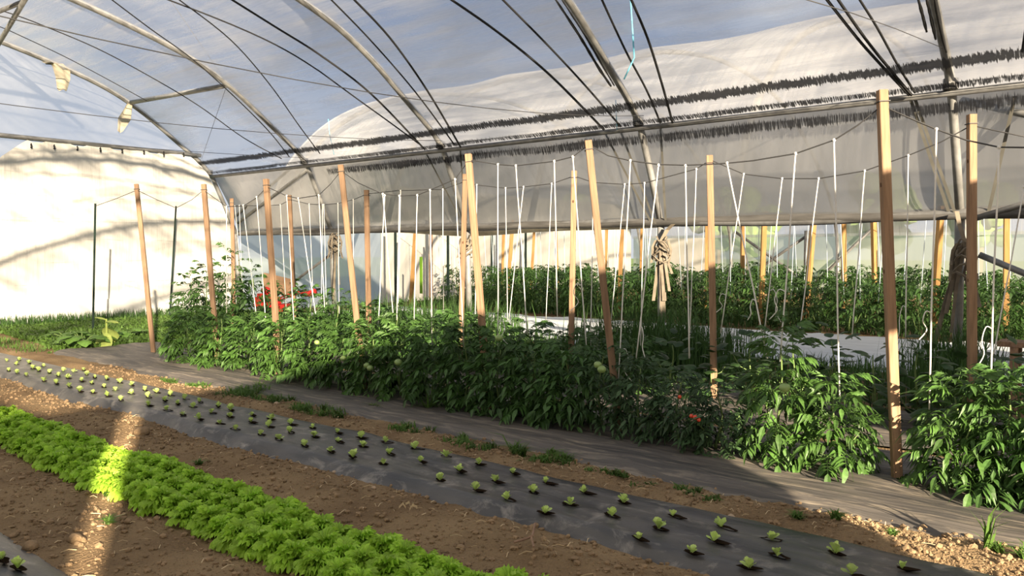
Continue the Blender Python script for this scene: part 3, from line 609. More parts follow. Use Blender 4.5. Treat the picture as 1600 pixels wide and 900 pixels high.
# ---- clods, straw, stones
ico = [(0, 0, 1)] + [(0.894 * math.cos(2 * PI * k / 5), 0.894 * math.sin(2 * PI * k / 5), 0.447) for k in range(5)] + [(0.894 * math.cos(2 * PI * k / 5 + PI / 5), 0.894 * math.sin(2 * PI * k / 5 + PI / 5), -0.447) for k in range(5)] + [(0, 0, -1)]
icof = [(0, 1 + k, 1 + (k + 1) % 5) for k in range(5)] + [(1 + k, 6 + k, 1 + (k + 1) % 5) for k in range(5)] + [(1 + (k + 1) % 5, 6 + k, 6 + (k + 1) % 5) for k in range(5)] + [(11, 6 + (k + 1) % 5, 6 + k) for k in range(5)]
ICO, ICOF = np.array(ico), np.array(icof)
def scatter_clods(n, x0, x1, y0, y1, smin, smax, name, label):
    x = RNG.uniform(x0, x1, n); y = y0 + (y1 - y0) * RNG.random(n) ** 1.35
    ok = ~((x > 3.2) & (x < 3.82)) & ~(x > 4.40) & ~((x > 2.0) & (x < 2.5) & (y > 1.9)) & ~(x < 1.36)
    x, y = x[ok], y[ok]; n = len(x)
    s = smin * (smax / smin) ** (RNG.random(n) ** 3.4)
    z = gz(x, y) + s * 0.25
    a = RNG.uniform(0, 2 * PI, n); sq = RNG.uniform(0.6, 1.0, (n, 3)); V = ICO[None] * sq[:, None] * RNG.uniform(0.8, 1.2, (n, 12, 1)) * s[:, None, None]
    ca, sa = np.cos(a)[:, None], np.sin(a)[:, None]; X = V[..., 0] * ca - V[..., 1] * sa; Y = V[..., 0] * sa + V[..., 1] * ca
    V = np.stack([X + x[:, None], Y + y[:, None], V[..., 2] * .8 + z[:, None]], -1).reshape(-1, 3)
    Fq = (ICOF[None] + (np.arange(n) * 12)[:, None, None]).reshape(-1, 3)
    d = bpy.data.meshes.new(name); d.from_pydata(V.tolist(), [], Fq.tolist()); d.materials.append(M['clod'])
    return tag(ob(name, d), label, kind='stuff')
scatter_clods(42000, 1.2, 4.45, 0.4, 10, 0.0032, 0.024, 'soil_clods', 'crumbly soil clods strewn over the bare strips')
b = MB()
for i in range(420):
    x = random.choice([random.uniform(1.45, 2.0), random.uniform(2.6, 3.1), random.uniform(3.95, 4.3)]); y = random.uniform(0.8, 7)
    a = random.uniform(0, PI); l = random.uniform(.02, .07); z = float(gz(x, y)) + .012
    b.tube([(x, y, z), (x + l * math.cos(a) * .5, y + l * math.sin(a) * .5, z + random.uniform(0, .012)), (x + l * math.cos(a), y + l * math.sin(a), z)], random.uniform(.0012, .0025), 3)
tag(b.build('straw_bits', 'straw'), 'pale straw and root bits lying on the soil', kind='stuff')
def rock(px, py, size, label, m='stone'):
    p = onG(px, py); z = float(gz(p.x, p.y)); s_ = random.random() * 9; size *= .8
    V = []
    bb = MB().ball((0, 0, 0), 1, 9, 7)
    for v in bb.V:
        k = 1 + 0.22 * float(vnoise(v[0] * 1.7 + s_, v[1] * 1.7 + v[2] * 1.3)) * 2; V.append((v[0] * k * size, v[1] * k * size * .8, v[2] * k * size * .62))
    o = ob('stone', me('stone', V, bb.F, m, True), None, (p.x, p.y, z + size * .3), (0, 0, s_)); tag(o, label, 'stone')
rock(584, 768, .022, 'small rounded stone between the lettuce bed and the black mulch'); rock(222, 680, .075, 'sunlit earth lump where the light streak meets the black mulch', 'clod')
rock(432, 636, .03, 'pale stone by the grass tuft next to the mulch fabric'); rock(1143, 812, .033, 'brown stone behind a seedling near the door end'); rock(48, 858, .055, 'ochre clod at the corner of the corner black mulch', 'clod')
rock(478, 733, .02, 'pale stone at the muddy edge of the black mulch'); rock(522, 739, .022, 'larger pale stone at the muddy edge of the black mulch'); rock(20, 838, .03, 'brown clod above the corner black mulch', 'clod')
rock(118, 848, .05, 'broad flat clod beside the streak of light', 'clod'); rock(200, 822, .03, 'round clod just past the streak of light', 'clod'); rock(720, 858, .03, 'clod on the bare strip below the dead twig', 'clod')
tw = onG(830, 860); z_ = float(gz(tw.x, tw.y)) + .02
b = MB(); Pn = [onG(*q, .02) - tw for q in [(803, 868), (820, 863), (832, 858), (836, 838)]]; Pm = [onG(*q, .02) - tw for q in [(830, 860), (834, 876)]]
b.tube(Pn, .006, 5).tube(Pm, .005, 5); tag(b.build('twig', 'gwood', None, loc=(tw.x, tw.y, z_)), 'forked dead twig on the soil below the black mulch', 'twig')
b = MB(); pp = onG(638, 806)
for i in range(5): a = random.uniform(0, 6); b.ribbon([(0.02 * math.cos(a), 0.02 * math.sin(a), 0), (0.03 * math.cos(a + .5), .03 * math.sin(a + .5), .025), (.05 * math.cos(a + 1), .05 * math.sin(a + 1), .01)], Vector((0, 0, 1)), .014)
tag(b.build('dry_leaf', 'straw', None, loc=(pp.x, pp.y, float(gz(pp.x, pp.y)) + .01)), 'crumpled pale dead leaf on the bare strip by the lettuce', 'leaf')

# ================================================================== LETTUCE BED
def lettuce_leaf(seed):
    rg = np.random.default_rng(seed); nr, na = 7, 31; V = []; ph = rg.uniform(0, 6, 4)
    for i in range(nr):
        r = i / (nr - 1)
        for k in range(na):
            t = k / (na - 1) * 2 - 1; ang = t * (0.5 + 0.75 * r)
            rr = r * (1 - 0.16 * abs(t) ** 2) * (1 + 0.06 * (r > .6) * math.sin(k * 1.5 + ph[0]))
            fr = r ** 2 * (0.17 * math.sin(k * 1.5 + ph[1] + i * .7) + 0.08 * math.sin(k * 2.6 + ph[2] + i * 1.3))
            x = rr * math.sin(ang) * 0.78; y = rr * math.cos(ang); z = 0.30 * r - 0.62 * r ** 3 + 0.10 * r * t * t + fr
            V.append((x, y + 0.06 * math.sin(k * 2.1 + ph[3]) * r ** 3, z))
    return me('lettuce_leaf', V, [(i * na + k, i * na + k + 1, (i + 1) * na + k + 1, (i + 1) * na + k) for i in range(nr - 1) for k in range(na - 1)], 'lettuce', True)
LL = [lettuce_leaf(s) for s in range(4)]
core = MB().tube([(0, 0, -.01), (0, 0, .03)], [.014, .010], 6).mesh('lettuce_core', 'lettuce')
rows = [(2.06, 'front'), (2.21, 'middle'), (2.36, 'back')]
for ri, (lx, rn) in enumerate(rows):
    y = 1.75 + 0.05 * ri; i = 0
    while y < 8.7:
        x = lx + random.uniform(-.02, .02); sc = random.uniform(.074, .100)
        h = empty('lettuce', (x, y, float(gz(x, y)) + .0), f'frilly green lettuce, {rn} row of the lettuce bed, {nth(i)} from the door end', 'lettuce', 'lettuces in the long bed', random.uniform(0, 6))
        ob('stalk', core, h)
        nl = 22
        for k in range(nl):
            t = k / nl; a = k * 2.399 + random.uniform(-.3, .3); pit = math.radians(20 + 66 * t + random.uniform(-8, 8))
            M_ = Matrix.Rotation(a, 4, 'Z') @ Matrix.Translation((0, .022 * (1 - t) + .006, .015 + .045 * t)) @ Matrix.Rotation(pit, 4, 'X') @ Matrix.Rotation(random.uniform(-.25, .25), 4, 'Y')
            o = ob('leaf', LL[random.randrange(4)], h); o.matrix_local = M_ @ Matrix.Scale(sc * random.uniform(.85, 1.12) * (1 - .22 * t), 4)
        y += random.uniform(.135, .160); i += 1
# ================================================================== SEEDLINGS
def small_leaf(seed):
    rg = np.random.default_rng(seed); V = []; n = 5; wds = [.10, .22, .40, .46, .16]
    for i in range(n):
        t = i / (n - 1); wv = wds[i]; zz = .35 * t - .25 * t * t
        V += [(-wv, t, zz + .10 + .06 * rg.uniform(-1, 1)), (0, t, zz), (wv, t, zz + .10 + .06 * rg.uniform(-1, 1))]
    return me('seedling_leaf', V, [q for i in range(n - 1) for q in ((3 * i, 3 * i + 1, 3 * i + 4, 3 * i + 3), (3 * i + 1, 3 * i + 2, 3 * i + 5, 3 * i + 4))], 'seedling', True)
SL = [small_leaf(s) for s in range(3)]
def hole_mesh(seed):
    rg = np.random.default_rng(seed); n = 12; V = [(0, 0, -.012)]
    for k in range(n): q = 2 * PI * k / n; r = rg.uniform(.75, 1.15); V.append((r * math.cos(q), r * math.sin(q), .004))
    return me('planting_hole', V, [(0, 1 + k, 1 + (k + 1) % n) for k in range(n)], 'hole')
HM = [hole_mesh(s) for s in range(3)]
c1 = [(70, 165), (200, 155), (170, 200), (300, 185), (90, 265), (175, 290), (275, 315), (340, 240), (400, 265), (455, 218), (515, 285), (455, 370), (585, 395), (610, 318), (660, 268), (705, 340), (720, 430), (820, 480), (765, 278), (850, 370), (870, 258), (905, 308), (970, 495), (955, 398), (990, 335), (1085, 435), (1110, 352), (1120, 525), (1205, 470), (1250, 390), (1255, 570), (1370, 415), (1370, 505), (1510, 470), (1540, 540), (1545, 625)]
c2 = [(300, 357), (440, 388), (380, 442), (515, 477), (590, 425), (400, 540), (570, 590), (680, 510), (740, 455), (740, 632), (870, 567), (940, 502), (1070, 540), (1065, 612), (955, 682), (1120, 742), (1280, 662), (1290, 592), (1490, 637), (1465, 712), (1380, 797), (1575, 848)]
c3 = [(360, 287), (355, 372), (590, 325), (605, 417), (505, 512), (845, 375), (850, 467), (770, 570), (1095, 428), (1115, 522), (1010, 630), (1350, 474), (1390, 597), (1325, 702)]
c4 = [(275, 292), (325, 407), (495, 572), (555, 364), (670, 490), (845, 430), (815, 660), (990, 585), (1145, 510), (1095, 745), (1325, 682), (1440, 595), (1435, 865)]
c5 = [(180, 393), (300, 283), (550, 493), (650, 373), (760, 712), (965, 607), (1090, 492), (1220, 842), (1450, 715), (1520, 592)]
c6 = [(605, 582), (650, 722), (1170, 702), (1315, 892), (350, 872)]
seeds = [(x * .15, 540 + y * .15) for x, y in c1] + [(200 + x * .15, 560 + y * .15) for x, y in c2] + [(400 + x * .15, 620 + y * .15) for x, y in c3] + [(600 + x * .1755, 650 + y * .1755) for x, y in c4] + [(860 + x * .1755, 720 + y * .1755) for x, y in c5] + [(1100 + x * .1755, 742 + y * .1755) for x, y in c6] + [(1409, 888)]
pts = [onG(x, y, .062) for x, y in seeds]
rowof = lambda X: 0 if X < 3.36 else 1 if X < 3.52 else 2 if X < 3.68 else 3
byrow = {}
for p in pts: byrow.setdefault(rowof(min(max(p.x, 3.2), 3.82)), []).append(p)
rn = ['row beside the lettuce bed', 'second row from the lettuces', 'third row from the lettuces', 'row beside the tomatoes']
def seedling(p, label, parent_sheet, group):
    big = random.uniform(.026, .046)
    ob('planting_hole', HM[random.randrange(3)], parent_sheet, (p.x, p.y + random.uniform(-.035, .005), p.z + .002), (0, 0, random.uniform(-.3, .3)), (.022, random.uniform(.04, .065), 1))
    s_ = empty('lettuce_seedling', (p.x, p.y, p.z - .004), label, 'seedling', group, random.uniform(0, 6))
    for k in range(6):
        t = k / 6; Mx = Matrix.Rotation(k * 2.4 + random.uniform(-.3, .3), 4, 'Z') @ Matrix.Translation((0, .004, .004 + .010 * t)) @ Matrix.Rotation(math.radians(30 + 45 * t + random.uniform(-14, 14)), 4, 'X')
        o = ob('leaf', SL[random.randrange(3)], s_); o.matrix_local = Mx @ Matrix.Scale(big * random.uniform(.8, 1.15), 4)
for r_, ps in byrow.items():
    for i, p in enumerate(sorted(ps, key=lambda q: q.y)):
        p = p.copy(); p.x = min(max(p.x, 3.2), 3.82); seedling(p, f'pale lettuce seedling in black mulch, {rn[r_]}, {nth(i)} from the door end', mul, 'lettuce seedlings in the black mulch')
for (x, y), lb in (((3, 874), 'small seedling cut by the frame in the corner black mulch'), ((28, 888), 'spiky pale seedling in the corner black mulch')):
    seedling(onG(x, y, .05), lb, mul2, 'seedlings in the corner mulch')

# ================================================================== STAKES
def stake(top, base, name, m, label, wd=.05, rz=None, parts=True, group=None):
    top, base = Vector(top), Vector(base); ax = top - base; Ln = ax.length
    n = 6; b = MB(); V = []; rz = random.uniform(.2, .9) if rz is None else rz; h = wd / 2
    for i in range(n + 1):
        t = i / n; a = rz + .10 * t; c_ = .003 * math.sin(t * 5 + rz * 9); c = .004
        for (u, v) in ((-h, -h + c), (-h + c, -h), (h - c, -h), (h, -h + c), (h, h - c), (h - c, h), (-h + c, h), (-h, h - c)):
            V.append((u * math.cos(a) - v * math.sin(a) + c_, u * math.sin(a) + v * math.cos(a), t * Ln))
    Fc = [(i * 8 + k, i * 8 + (k + 1) % 8, (i + 1) * 8 + (k + 1) % 8, (i + 1) * 8 + k) for i in range(n) for k in range(8)] + [tuple(range(7, -1, -1)), tuple(n * 8 + k for k in range(8))]
    o = ob(name, me(name, V, Fc, m), None, base); o.rotation_mode = 'QUATERNION'; o.rotation_quaternion = ax.to_track_quat('Z', 'Y')
    tag(o, label, 'stake', group)
    if parts:
        for k in range(3):
            z = random.uniform(.25, .9) * Ln; a = rz + .05 + (PI if k % 2 else 1.5 * PI)
            q = MB().ball((0, 0, 0), .011, 6, 4, (.35, 1, 1.4)); kk = ob('knot', q.mesh('knot', 'knot'), o, ((h + .0005) * math.cos(a), (h + .0005) * math.sin(a), z), (0, 0, a))
        MB().box((0, 0, Ln - .07), (wd * 1.25, wd * 1.25, .006), Matrix.Rotation(rz + .1, 3, 'Z')).build('wire_wrap', 'wire', o)
    return o
def line_base(X, t, b_, ztop_ok=True):
    """Extend the line through two photo points on the plane X down to the soil."""
    P, Q = onX(*t, X), onX(*b_, X); k = (P.z - .03) / (P.z - Q.z); return P, P + (Q - P) * k
X1, X2 = 5.15, 6.9
row1 = [((1378, 141), (1402, 762), 'tall thick stake next to the door end, front row'), ((919, 220), (957, 572), 'leaning stake past the second hoop, front row'), ((732, 241), (760, 600), 'front stake of the crossed pair'),
        ((532, 258), (558, 500), 'long leaning front row stake between the third and fourth hoops'), ((416, 280), (433, 545), 'front row stake standing before the diagonal brace'), ((318, 288), (337, 520), 'front row stake at the edge of the white end sheet'), ((213, 288), (240, 550), 'lone leaning stake before the white end sheet')]
row2 = [((1518, 179), (1519, 580), 'grey second row stake standing before the near hoop leg'), ((1109, 243), (1116, 628), 'second row stake with a bright sunlit edge'), ((897, 267), (893, 520), 'second row stake between the second and third hoops'), ((727, 272), (720, 530), 'rear stake of the crossed pair'),
        ((573, 297), (576, 515), 'slim second row stake past the third hoop'), ((452, 305), (461, 500), 'slim second row stake before the tiller'), ((362, 310), (366, 500), 'slim second row stake by the tall plant at the tarpaulin corner')]
tops1, tops2 = [], []
for t, b_, lb in row1: P, Q = line_base(X1, t, b_); tops1.append(t); stake(P, Q, 'wooden_stake', 'wood', lb, .054)
for t, b_, lb in row2: P, Q = line_base(X2, t, b_); tops2.append(t); stake(P, Q, 'wooden_stake', 'wood', lb, .056)
for (t, b_, X, lb) in [((149, 318), (145, 525), 5.9, 'thin dark metal post before the white sheet, the one out in the grass'), ((275, 322), (265, 500), 8.2, 'thin dark metal post before the white sheet, by the tomato row')]:
    P, Q = line_base(X, t, b_); Pd = MB().box((0, 0, (P - Q).length / 2), (.035, .006, (P - Q).length)).box((0, .012, (P - Q).length / 2), (.006, .03, (P - Q).length))
    o = Pd.build('metal_post', 'dpost', None, loc=Q); o.rotation_mode = 'QUATERNION'; o.rotation_quaternion = (P - Q).to_track_quat('Z', 'Y'); tag(o, lb, 'post')
far = [(649, 362, 643, 460, 14.2), (787, 362, 785, 425, 19), (800, 362, 792, 478, 14.6), (835, 358, 832, 407, 20), (868, 355, 870, 421, 17.5), (948, 358, 948, 418, 18), (972, 358, 967, 481, 14.6), (1003, 358, 1002, 418, 18), (1105, 355, 1104, 446, 16.5), (1161, 353, 1160, 423, 18), (1194, 352, 1189, 488, 14.6), (1271, 350, 1262, 456, 15.2), (1318, 350, 1319, 453, 16.5), (1365, 350, 1367, 446, 16.8), (1469, 345, 1460, 495, 14.6), (1573, 346, 1572, 460, 15.6)]
for i, (x, y, x2, y2, X) in enumerate(sorted(far)):
    P, Q = line_base(X, (x, y), (x2, y2)); P = Q + (P - Q) * (2.15 / max(.5, P.z))
    stake(P, Q, 'wooden_stake', 'ywood', f'yellow pine stake in the neighbouring tunnel, {nth(i)} counted from the white sheets', .085, parts=False, group='stakes of the neighbouring tunnel')
for i, (x, y, x2, y2, X) in enumerate([(623, 362, 619, 460, 14.0), (699, 362, 700, 455, 15.0), (770, 365, 769, 435, 17), (823, 358, 822, 420, 18)]):
    P, Q = line_base(X, (x, y), (x2, y2)); d = (P - Q).length * 1.12
    o = MB().box((0, 0, d / 2), (.05, .05, d)).build('metal_post', 'dpost', None, loc=Q); tag(o, f'dark slim post before the white sheet of the neighbouring tunnel, {nth(i)} from the blue film', 'post', 'dark posts of the neighbouring tunnel')
p = onX(658, 430, 14.4); tag(MB().box((0, 0, 0), (.02, .09, .95)).build('plant_tape', 'green_tape', None, loc=p), 'bright green tape hanging by the first yellow stake', 'tape')

# ================================================================== WIRES AND STRINGS
def path(px, X, label):
    wire([onX(x, y, X) for x, y in px], label, .0045)
path([(149, 322), (180, 311), (214, 297), (245, 312), (275, 325), (300, 312), (318, 297), (354, 323), (380, 322), (401, 309), (417, 292), (448, 306), (466, 310), (498, 305), (516, 288), (533, 267), (560, 286), (598, 303), (624, 306), (652, 305), (672, 297), (711, 280), (733, 250), (778, 257), (806, 259), (866, 252), (895, 245), (920, 226), (950, 243), (985, 251), (1029, 257), (1071, 258), (1104, 257), (1136, 255), (1176, 251), (1243, 240), (1303, 219), (1340, 196), (1378, 165), (1427, 187), (1463, 202), (1510, 219), (1561, 230), (1640, 231)], X1, 'sagging wire along the tops of the front row stakes')
path([(363, 322), (380, 321), (410, 322), (438, 320), (454, 312), (483, 319), (506, 320), (528, 318), (552, 312), (574, 303), (620, 298), (692, 296), (725, 284), (745, 289), (790, 294), (818, 292), (862, 287), (897, 275), (927, 285), (976, 288), (1007, 286), (1088, 264), (1110, 250), (1162, 272), (1222, 279), (1279, 279), (1351, 267), (1419, 243), (1470, 222), (1518, 196), (1560, 205), (1640, 222)], X2, 'sagging wire along the tops of the second row stakes')
strings = [(778, 257, 778, 550, 1), (806, 259, 824, 523, 1), (866, 252, 871, 495, 1), (895, 245, 917, 550, 1), (985, 251, 966, 600, 1), (1029, 258, 994, 560, 1), (711, 280, 725, 545, 1), (672, 297, 675, 540, 1), (652, 305, 647, 500, 1), (624, 306, 620, 500, 1), (598, 303, 614, 490, 1), (601, 305, 591, 510, 1), (354, 323, 354, 490, 1), (380, 321, 400, 490, 1), (401, 308, 415, 500, 1), (448, 306, 459, 500, 1), (466, 310, 493, 490, 1), (498, 305, 507, 480, 1), (1071, 259, 1077, 560, 1), (1136, 255, 1199, 560, 1), (1243, 240, 1219, 565, 1), (1303, 219, 1312, 625, 1), (1463, 202, 1452, 640, 1), (1561, 230, 1547, 612, 1),
           (818, 292, 795, 500, 2), (790, 294, 793, 500, 2), (862, 287, 853, 500, 2), (927, 285, 923, 540, 2), (976, 288, 955, 500, 2), (1007, 286, 1001, 540, 2), (745, 289, 742, 520, 2), (692, 296, 693, 490, 2), (626, 298, 622, 480, 2), (552, 312, 552, 470, 2), (528, 318, 530, 490, 2), (504, 320, 502, 478, 2), (367, 322, 382, 478, 2), (374, 321, 378, 440, 2), (438, 320, 447, 480, 2), (483, 319, 489, 460, 2), (506, 320, 510, 480, 2), (1088, 264, 1078, 520, 2), (1162, 272, 1126, 520, 2), (1222, 279, 1194, 520, 2), (1279, 279, 1248, 530, 2), (1351, 267, 1331, 530, 2), (1419, 243, 1415, 530, 2), (1600, 292, 1544, 605, 2)]
curl = {0: 1, 4: 1, 5: 1, 3: 1, 19: 1, 20: 1, 22: 1, 23: 1, 42: 1, 43: 1, 46: 1}
cnt = {1: 0, 2: 0}
for i, (x0, y0, x1, y1, r_) in sorted(enumerate(strings), key=lambda q: (q[1][4], -q[1][0])):
    X = X1 if r_ == 1 else X2; a, b_ = onX(x0, y0, X), onX(x1, y1, X); d = b_ - a
    r = empty('support_string', a, f'white support string, {nth(cnt[r_])} from the door end along the ' + ('front row wire' if r_ == 1 else 'second row wire'), 'string', 'white strings of the tomato rows'); cnt[r_] += 1
    P = [d * t + Vector((0, .012 * math.sin(t * 7 + i), 0)) * (t * (1 - t)) for t in np.linspace(0, 1, 7)]
    MB().tube(P, .0052 if r_ == 1 else .005, 5).build('twine', 'string', r, True)
    MB().ball((0, 0, 0), .012, 6, 4).build('wire_knot', 'string', r)
    if i in curl:
        q = d * random.uniform(.62, .85); s_ = random.choice((-1, 1)) * random.uniform(.02, .06); l_ = random.uniform(.12, .34); x_ = random.uniform(-.03, .03); MB().tube([Vector(v) for v in catmull([tuple(q), tuple(q + Vector((x_, .8 * s_, .012))), tuple(q + Vector((x_, 1.3 * s_, -.3 * l_))), tuple(q + Vector((-x_, 1.0 * s_, -.65 * l_))), tuple(q + Vector((x_, 1.9 * s_, -l_)))], 4)], .0034, 5).build('loose_end', 'string', r, True)
for i in range(56):
    X = (14.6, 16.3)[i % 2]; y = 1.6 + (i // 2 + random.uniform(.1, .9)) / 28 * 13.6; k = random.uniform(-.12, .12)
    o = MB().tube([(0, 0, 0), (0, k, -1.55)], .007, 4).build('support_string', 'bstring', None, loc=(X, y, 2.10 + .03 * math.sin(y))); tag(o, f'thin pale string over the neighbouring {("first", "second")[i % 2]} tomato row, {nth(i // 2)} from the door end', 'string', 'strings of the neighbouring tunnel')
for X in (14.6, 16.3):
    wire([(X, y, 2.10 + .03 * math.sin(y)) for y in np.linspace(1, 16, 20)], f'wire along the {"first" if X < 15 else "second"} tomato row of the neighbouring tunnel', .007)

# ================================================================== TOMATO PLANTS
def leaflet(b, base, dirv, up, ln, wd, droop):
    side = dirv.cross(up).normalized(); V = []
    prof = [(0, .0), (.28, .8), (.52, 1.0), (.70, .62), (1.0, .0)]
    for t, w_ in prof:
        c = base + dirv * (ln * t) - up * (droop * ln * t * t)
        if w_ == 0: V.append(c)
        else: V += [c + side * (wd * w_) + up * (wd * .55 * w_), c, c - side * (wd * w_) + up * (wd * .35 * w_)]
    b.add(V, [(0, 2, 1), (0, 3, 2), (1, 2, 5, 4), (2, 3, 6, 5), (4, 5, 8, 7), (5, 6, 9, 8), (7, 8, 10), (8, 9, 10)])
def tomato_leaf_mb(seed, b=None, T=None, wide=1.0, curlv=1.0, simple=False):
    rg = random.Random(seed); b0 = MB(); n = 8; up0 = Vector((0, 0, 1)); pts = []
    for i in range(n + 1):
        t = i / n; pts.append(Vector((.04 * math.sin(t * 3 + seed), t * (1 - .12 * t), (.20 * t - .52 * t * t) * curlv)))
    if not simple: b0.tube(pts[:-1], [.012 - .008 * i / n for i in range(n)], 3, False)
    for i, t in enumerate(([.30, .50, .68, .84] if not simple else [.5, .8])):
        k = int(t * n); p = pts[k]; tg = (pts[k + 1] - pts[k - 1]).normalized()
        for s_ in (-1, 1):
            d = (tg * .45 + Vector((s_, 0, rg.uniform(-.35, .15)))).normalized(); leaflet(b0, p, d, up0, rg.uniform(.30, .42) * (1.05 - .25 * abs(t - .55)), rg.uniform(.060, .085) * wide, rg.uniform(.4, 1.0))
    tg = (pts[-1] - pts[-2]).normalized(); leaflet(b0, pts[-2], tg, up0, .40, .085 * wide, .6)
    if b is None: return b0
    b.add([T @ Vector(v) for v in b0.V], b0.F)
TL = {k: [tomato_leaf_mb(s, wide=wd).mesh(k, k) for s in range(4)] for k, wd in (('tleaf', 1.0), ('tleaf2', 1.0), ('cleaf', .85))}
def broad_leaf(seed):
    rg = random.Random(seed); V = []; n = 7; wds = [.03, .22, .36, .38, .30, .16, .0]
    for i in range(n):
        t = i / (n - 1); z = .22 * t - .60 * t * t; w_ = wds[i] * (1 + .1 * rg.uniform(-1, 1)); V += [(-w_, t * .9, z - .25 * w_ + .03 * (i % 2)), (0, t * .9, z), (w_, t * .9, z - .25 * w_ - .03 * (i % 2))]
    b = MB().add(V, [q for i in range(n - 1) for q in ((3 * i, 3 * i + 1, 3 * i + 4, 3 * i + 3), (3 * i + 1, 3 * i + 2, 3 * i + 5, 3 * i + 4))]); return b
BL = [broad_leaf(s).mesh('broad', 'broad', True) for s in range(3)]
SQ = [broad_leaf(s + 9).mesh('squash', 'squash', True) for s in range(2)]
def fol_mesh(seed, hgt, rad, nleaf, mname, size):
    """One plant's inner foliage, too fine to tell leaf from leaf."""
    rg = random.Random(seed); b = MB()
    for i in range(nleaf):
        z = hgt * (rg.random() ** .8) * .95 + .05; a = rg.uniform(0, 2 * PI); r0 = rad * .55 * rg.random() ** .6 * (1 - .35 * z / hgt)
        T = Matrix.Translation((r0 * math.cos(a), r0 * math.sin(a), z)) @ Matrix.Rotation(a - PI / 2 + rg.uniform(-.6, .6), 4, 'Z') @ Matrix.Rotation(rg.uniform(-.3, .75), 4, 'X') @ Matrix.Rotation(rg.uniform(-.5, .5), 4, 'Y') @ Matrix.Scale(size * rg.uniform(.7, 1.2), 4)
        tomato_leaf_mb(seed * 100 + i, b, T, 1.0, 1.0, True)
    return b.mesh('foliage', mname)
FOL = {k: [fol_mesh(s + 5, 0.85, .42, 60, k, .22) for s in range(2)] for k in ('tleaf', 'tleaf2', 'cleaf')}
fruit_g = MB().ball((0, 0, 0), 1, 10, 7, (1, 1, .85)).mesh('fruit', 'green_fruit', True); fruit_r = MB().ball((0, 0, 0), 1, 8, 6).mesh('fruit', 'red_fruit', True)
calyx = MB(); 
for k in range(5): calyx.add([(0, 0, 0.86), (.25 * math.cos(k * 1.257 + .3), .25 * math.sin(k * 1.257 + .3), .92), (.7 * math.cos(k * 1.257), .7 * math.sin(k * 1.257), .95), (.25 * math.cos(k * 1.257 - .3), .25 * math.sin(k * 1.257 - .3), .92)], [(0, 1, 2, 3)])
calyx_m = calyx.mesh('calyx', 'stem')
stem_m = []
for s in range(3):
    b = MB(); b.tube([(.02 * math.sin(t * 4 + s), .02 * math.cos(t * 5 + s), t) for t in np.linspace(-.03, 1, 9)], [.012 - .007 * t for t in np.linspace(0, 1, 9)], 5)
    for k in range(3): a = s + k * 2.1; z0 = .12 + .16 * k; b.tube([(0, 0, z0), (.10 * math.cos(a), .10 * math.sin(a), z0 + .08), (.17 * math.cos(a), .17 * math.sin(a), z0 + .28)], [.008, .007, .004], 4)
    stem_m.append(b.mesh('stem', 'stem', True))
def plant(base, hgt, rad, nleaf, kind, label, name, cat, group, size=.25, nfol=True, fruits=(), lean=(0, 0)):
    r = empty(name, base, label, cat, group, random.uniform(0, 6))
    ob('stem', stem_m[random.randrange(3)], r, None, None, (1, 1, hgt))
    if nfol: o = ob('foliage', random.choice(FOL[kind]), r, None, (0, 0, random.uniform(0, 6)), (rad / .42, rad / .42, hgt)); o['kind'] = 'stuff'
    lib = BL if kind == 'broad' else TL[kind]
    shoots = [(random.uniform(.2, .75) * rad, random.uniform(0, 6.28), random.uniform(1.0, 1.28)) for _ in range(4)]
    for k in range(nleaf):
        t = (k + .5) / nleaf; a = k * 2.399 + random.uniform(-.4, .4); z = hgt * (.08 + .92 * t); r0 = rad * random.uniform(.05, .62) * (1 - .45 * t)
        if t > .7:      # top growth gathers on a few taller side shoots
            q = shoots[k % 4]; z *= q[2]
        pit = random.uniform(-.35, .35) + .75 * t
        Mx = Matrix.Translation((r0 * math.cos(a), r0 * math.sin(a), z)) @ Matrix.Rotation(a - PI / 2 + random.uniform(-.4, .4), 4, 'Z') @ Matrix.Rotation(pit, 4, 'X') @ Matrix.Rotation(random.uniform(-.4, .4), 4, 'Y')
        o = ob('leaf', random.choice(lib), r); o.matrix_local = Mx @ Matrix.Scale(size * random.uniform(.75, 1.2) * (1 - .25 * t), 4)
    return r
def add_fruit(r, world, rad, ripe=False):
    f = ob('fruit', fruit_r if ripe else fruit_g, r); f.matrix_local = (Matrix.Translation(r.location) @ Matrix.Rotation(r.rotation_euler.z, 4, 'Z')).inverted() @ Matrix.Translation(world) @ Matrix.Scale(rad, 4)
    ob('calyx', calyx_m, f)
front = [(296, .62, 'tleaf'), (345, .66, 'tleaf'), (392, .62, 'tleaf'), (440, .60, 'tleaf'), (486, .58, 'tleaf'), (534, .62, 'tleaf'), (580, .68, 'tleaf'), (628, .74, 'tleaf'), (678, .72, 'tleaf2'), (728, .68, 'tleaf2'), (780, .66, 'tleaf2'), (832, .70, 'tleaf2'), (884, .64, 'tleaf2'), (940, .60, 'cleaf'), (1000, .62, 'cleaf'), (1062, .55, 'cleaf'), (1124, .40, 'cleaf'), (1218, .86, 'tleaf'), (1308, .56, 'tleaf'), (1496, .66, 'tleaf'), (1572, .68, 'tleaf2'), (1670, .62, 'tleaf2')]
FR = []
for i, (px, h, k) in enumerate(reversed(front)):
    X = 5.10 + random.uniform(-.06, .06); p = onX(px, 600, X)
    nm = 'cherry_tomato_plant' if k == 'cleaf' else 'tomato_plant'
    lb = ('small-leaved cherry tomato plant' if k == 'cleaf' else 'leafy tomato plant') + f' in the front row, {nth(i)} from the door end'
    pl = plant((X, p.y, .045), h * random.uniform(.78, .95), .33 if px < 1200 else .25, 84 if px < 1100 or k == 'cleaf' else 74, k, lb, nm, 'tomato plant', 'front row tomato plants', .215 if k != 'cleaf' else .16, nfol=True)
    FR.append((px, pl))
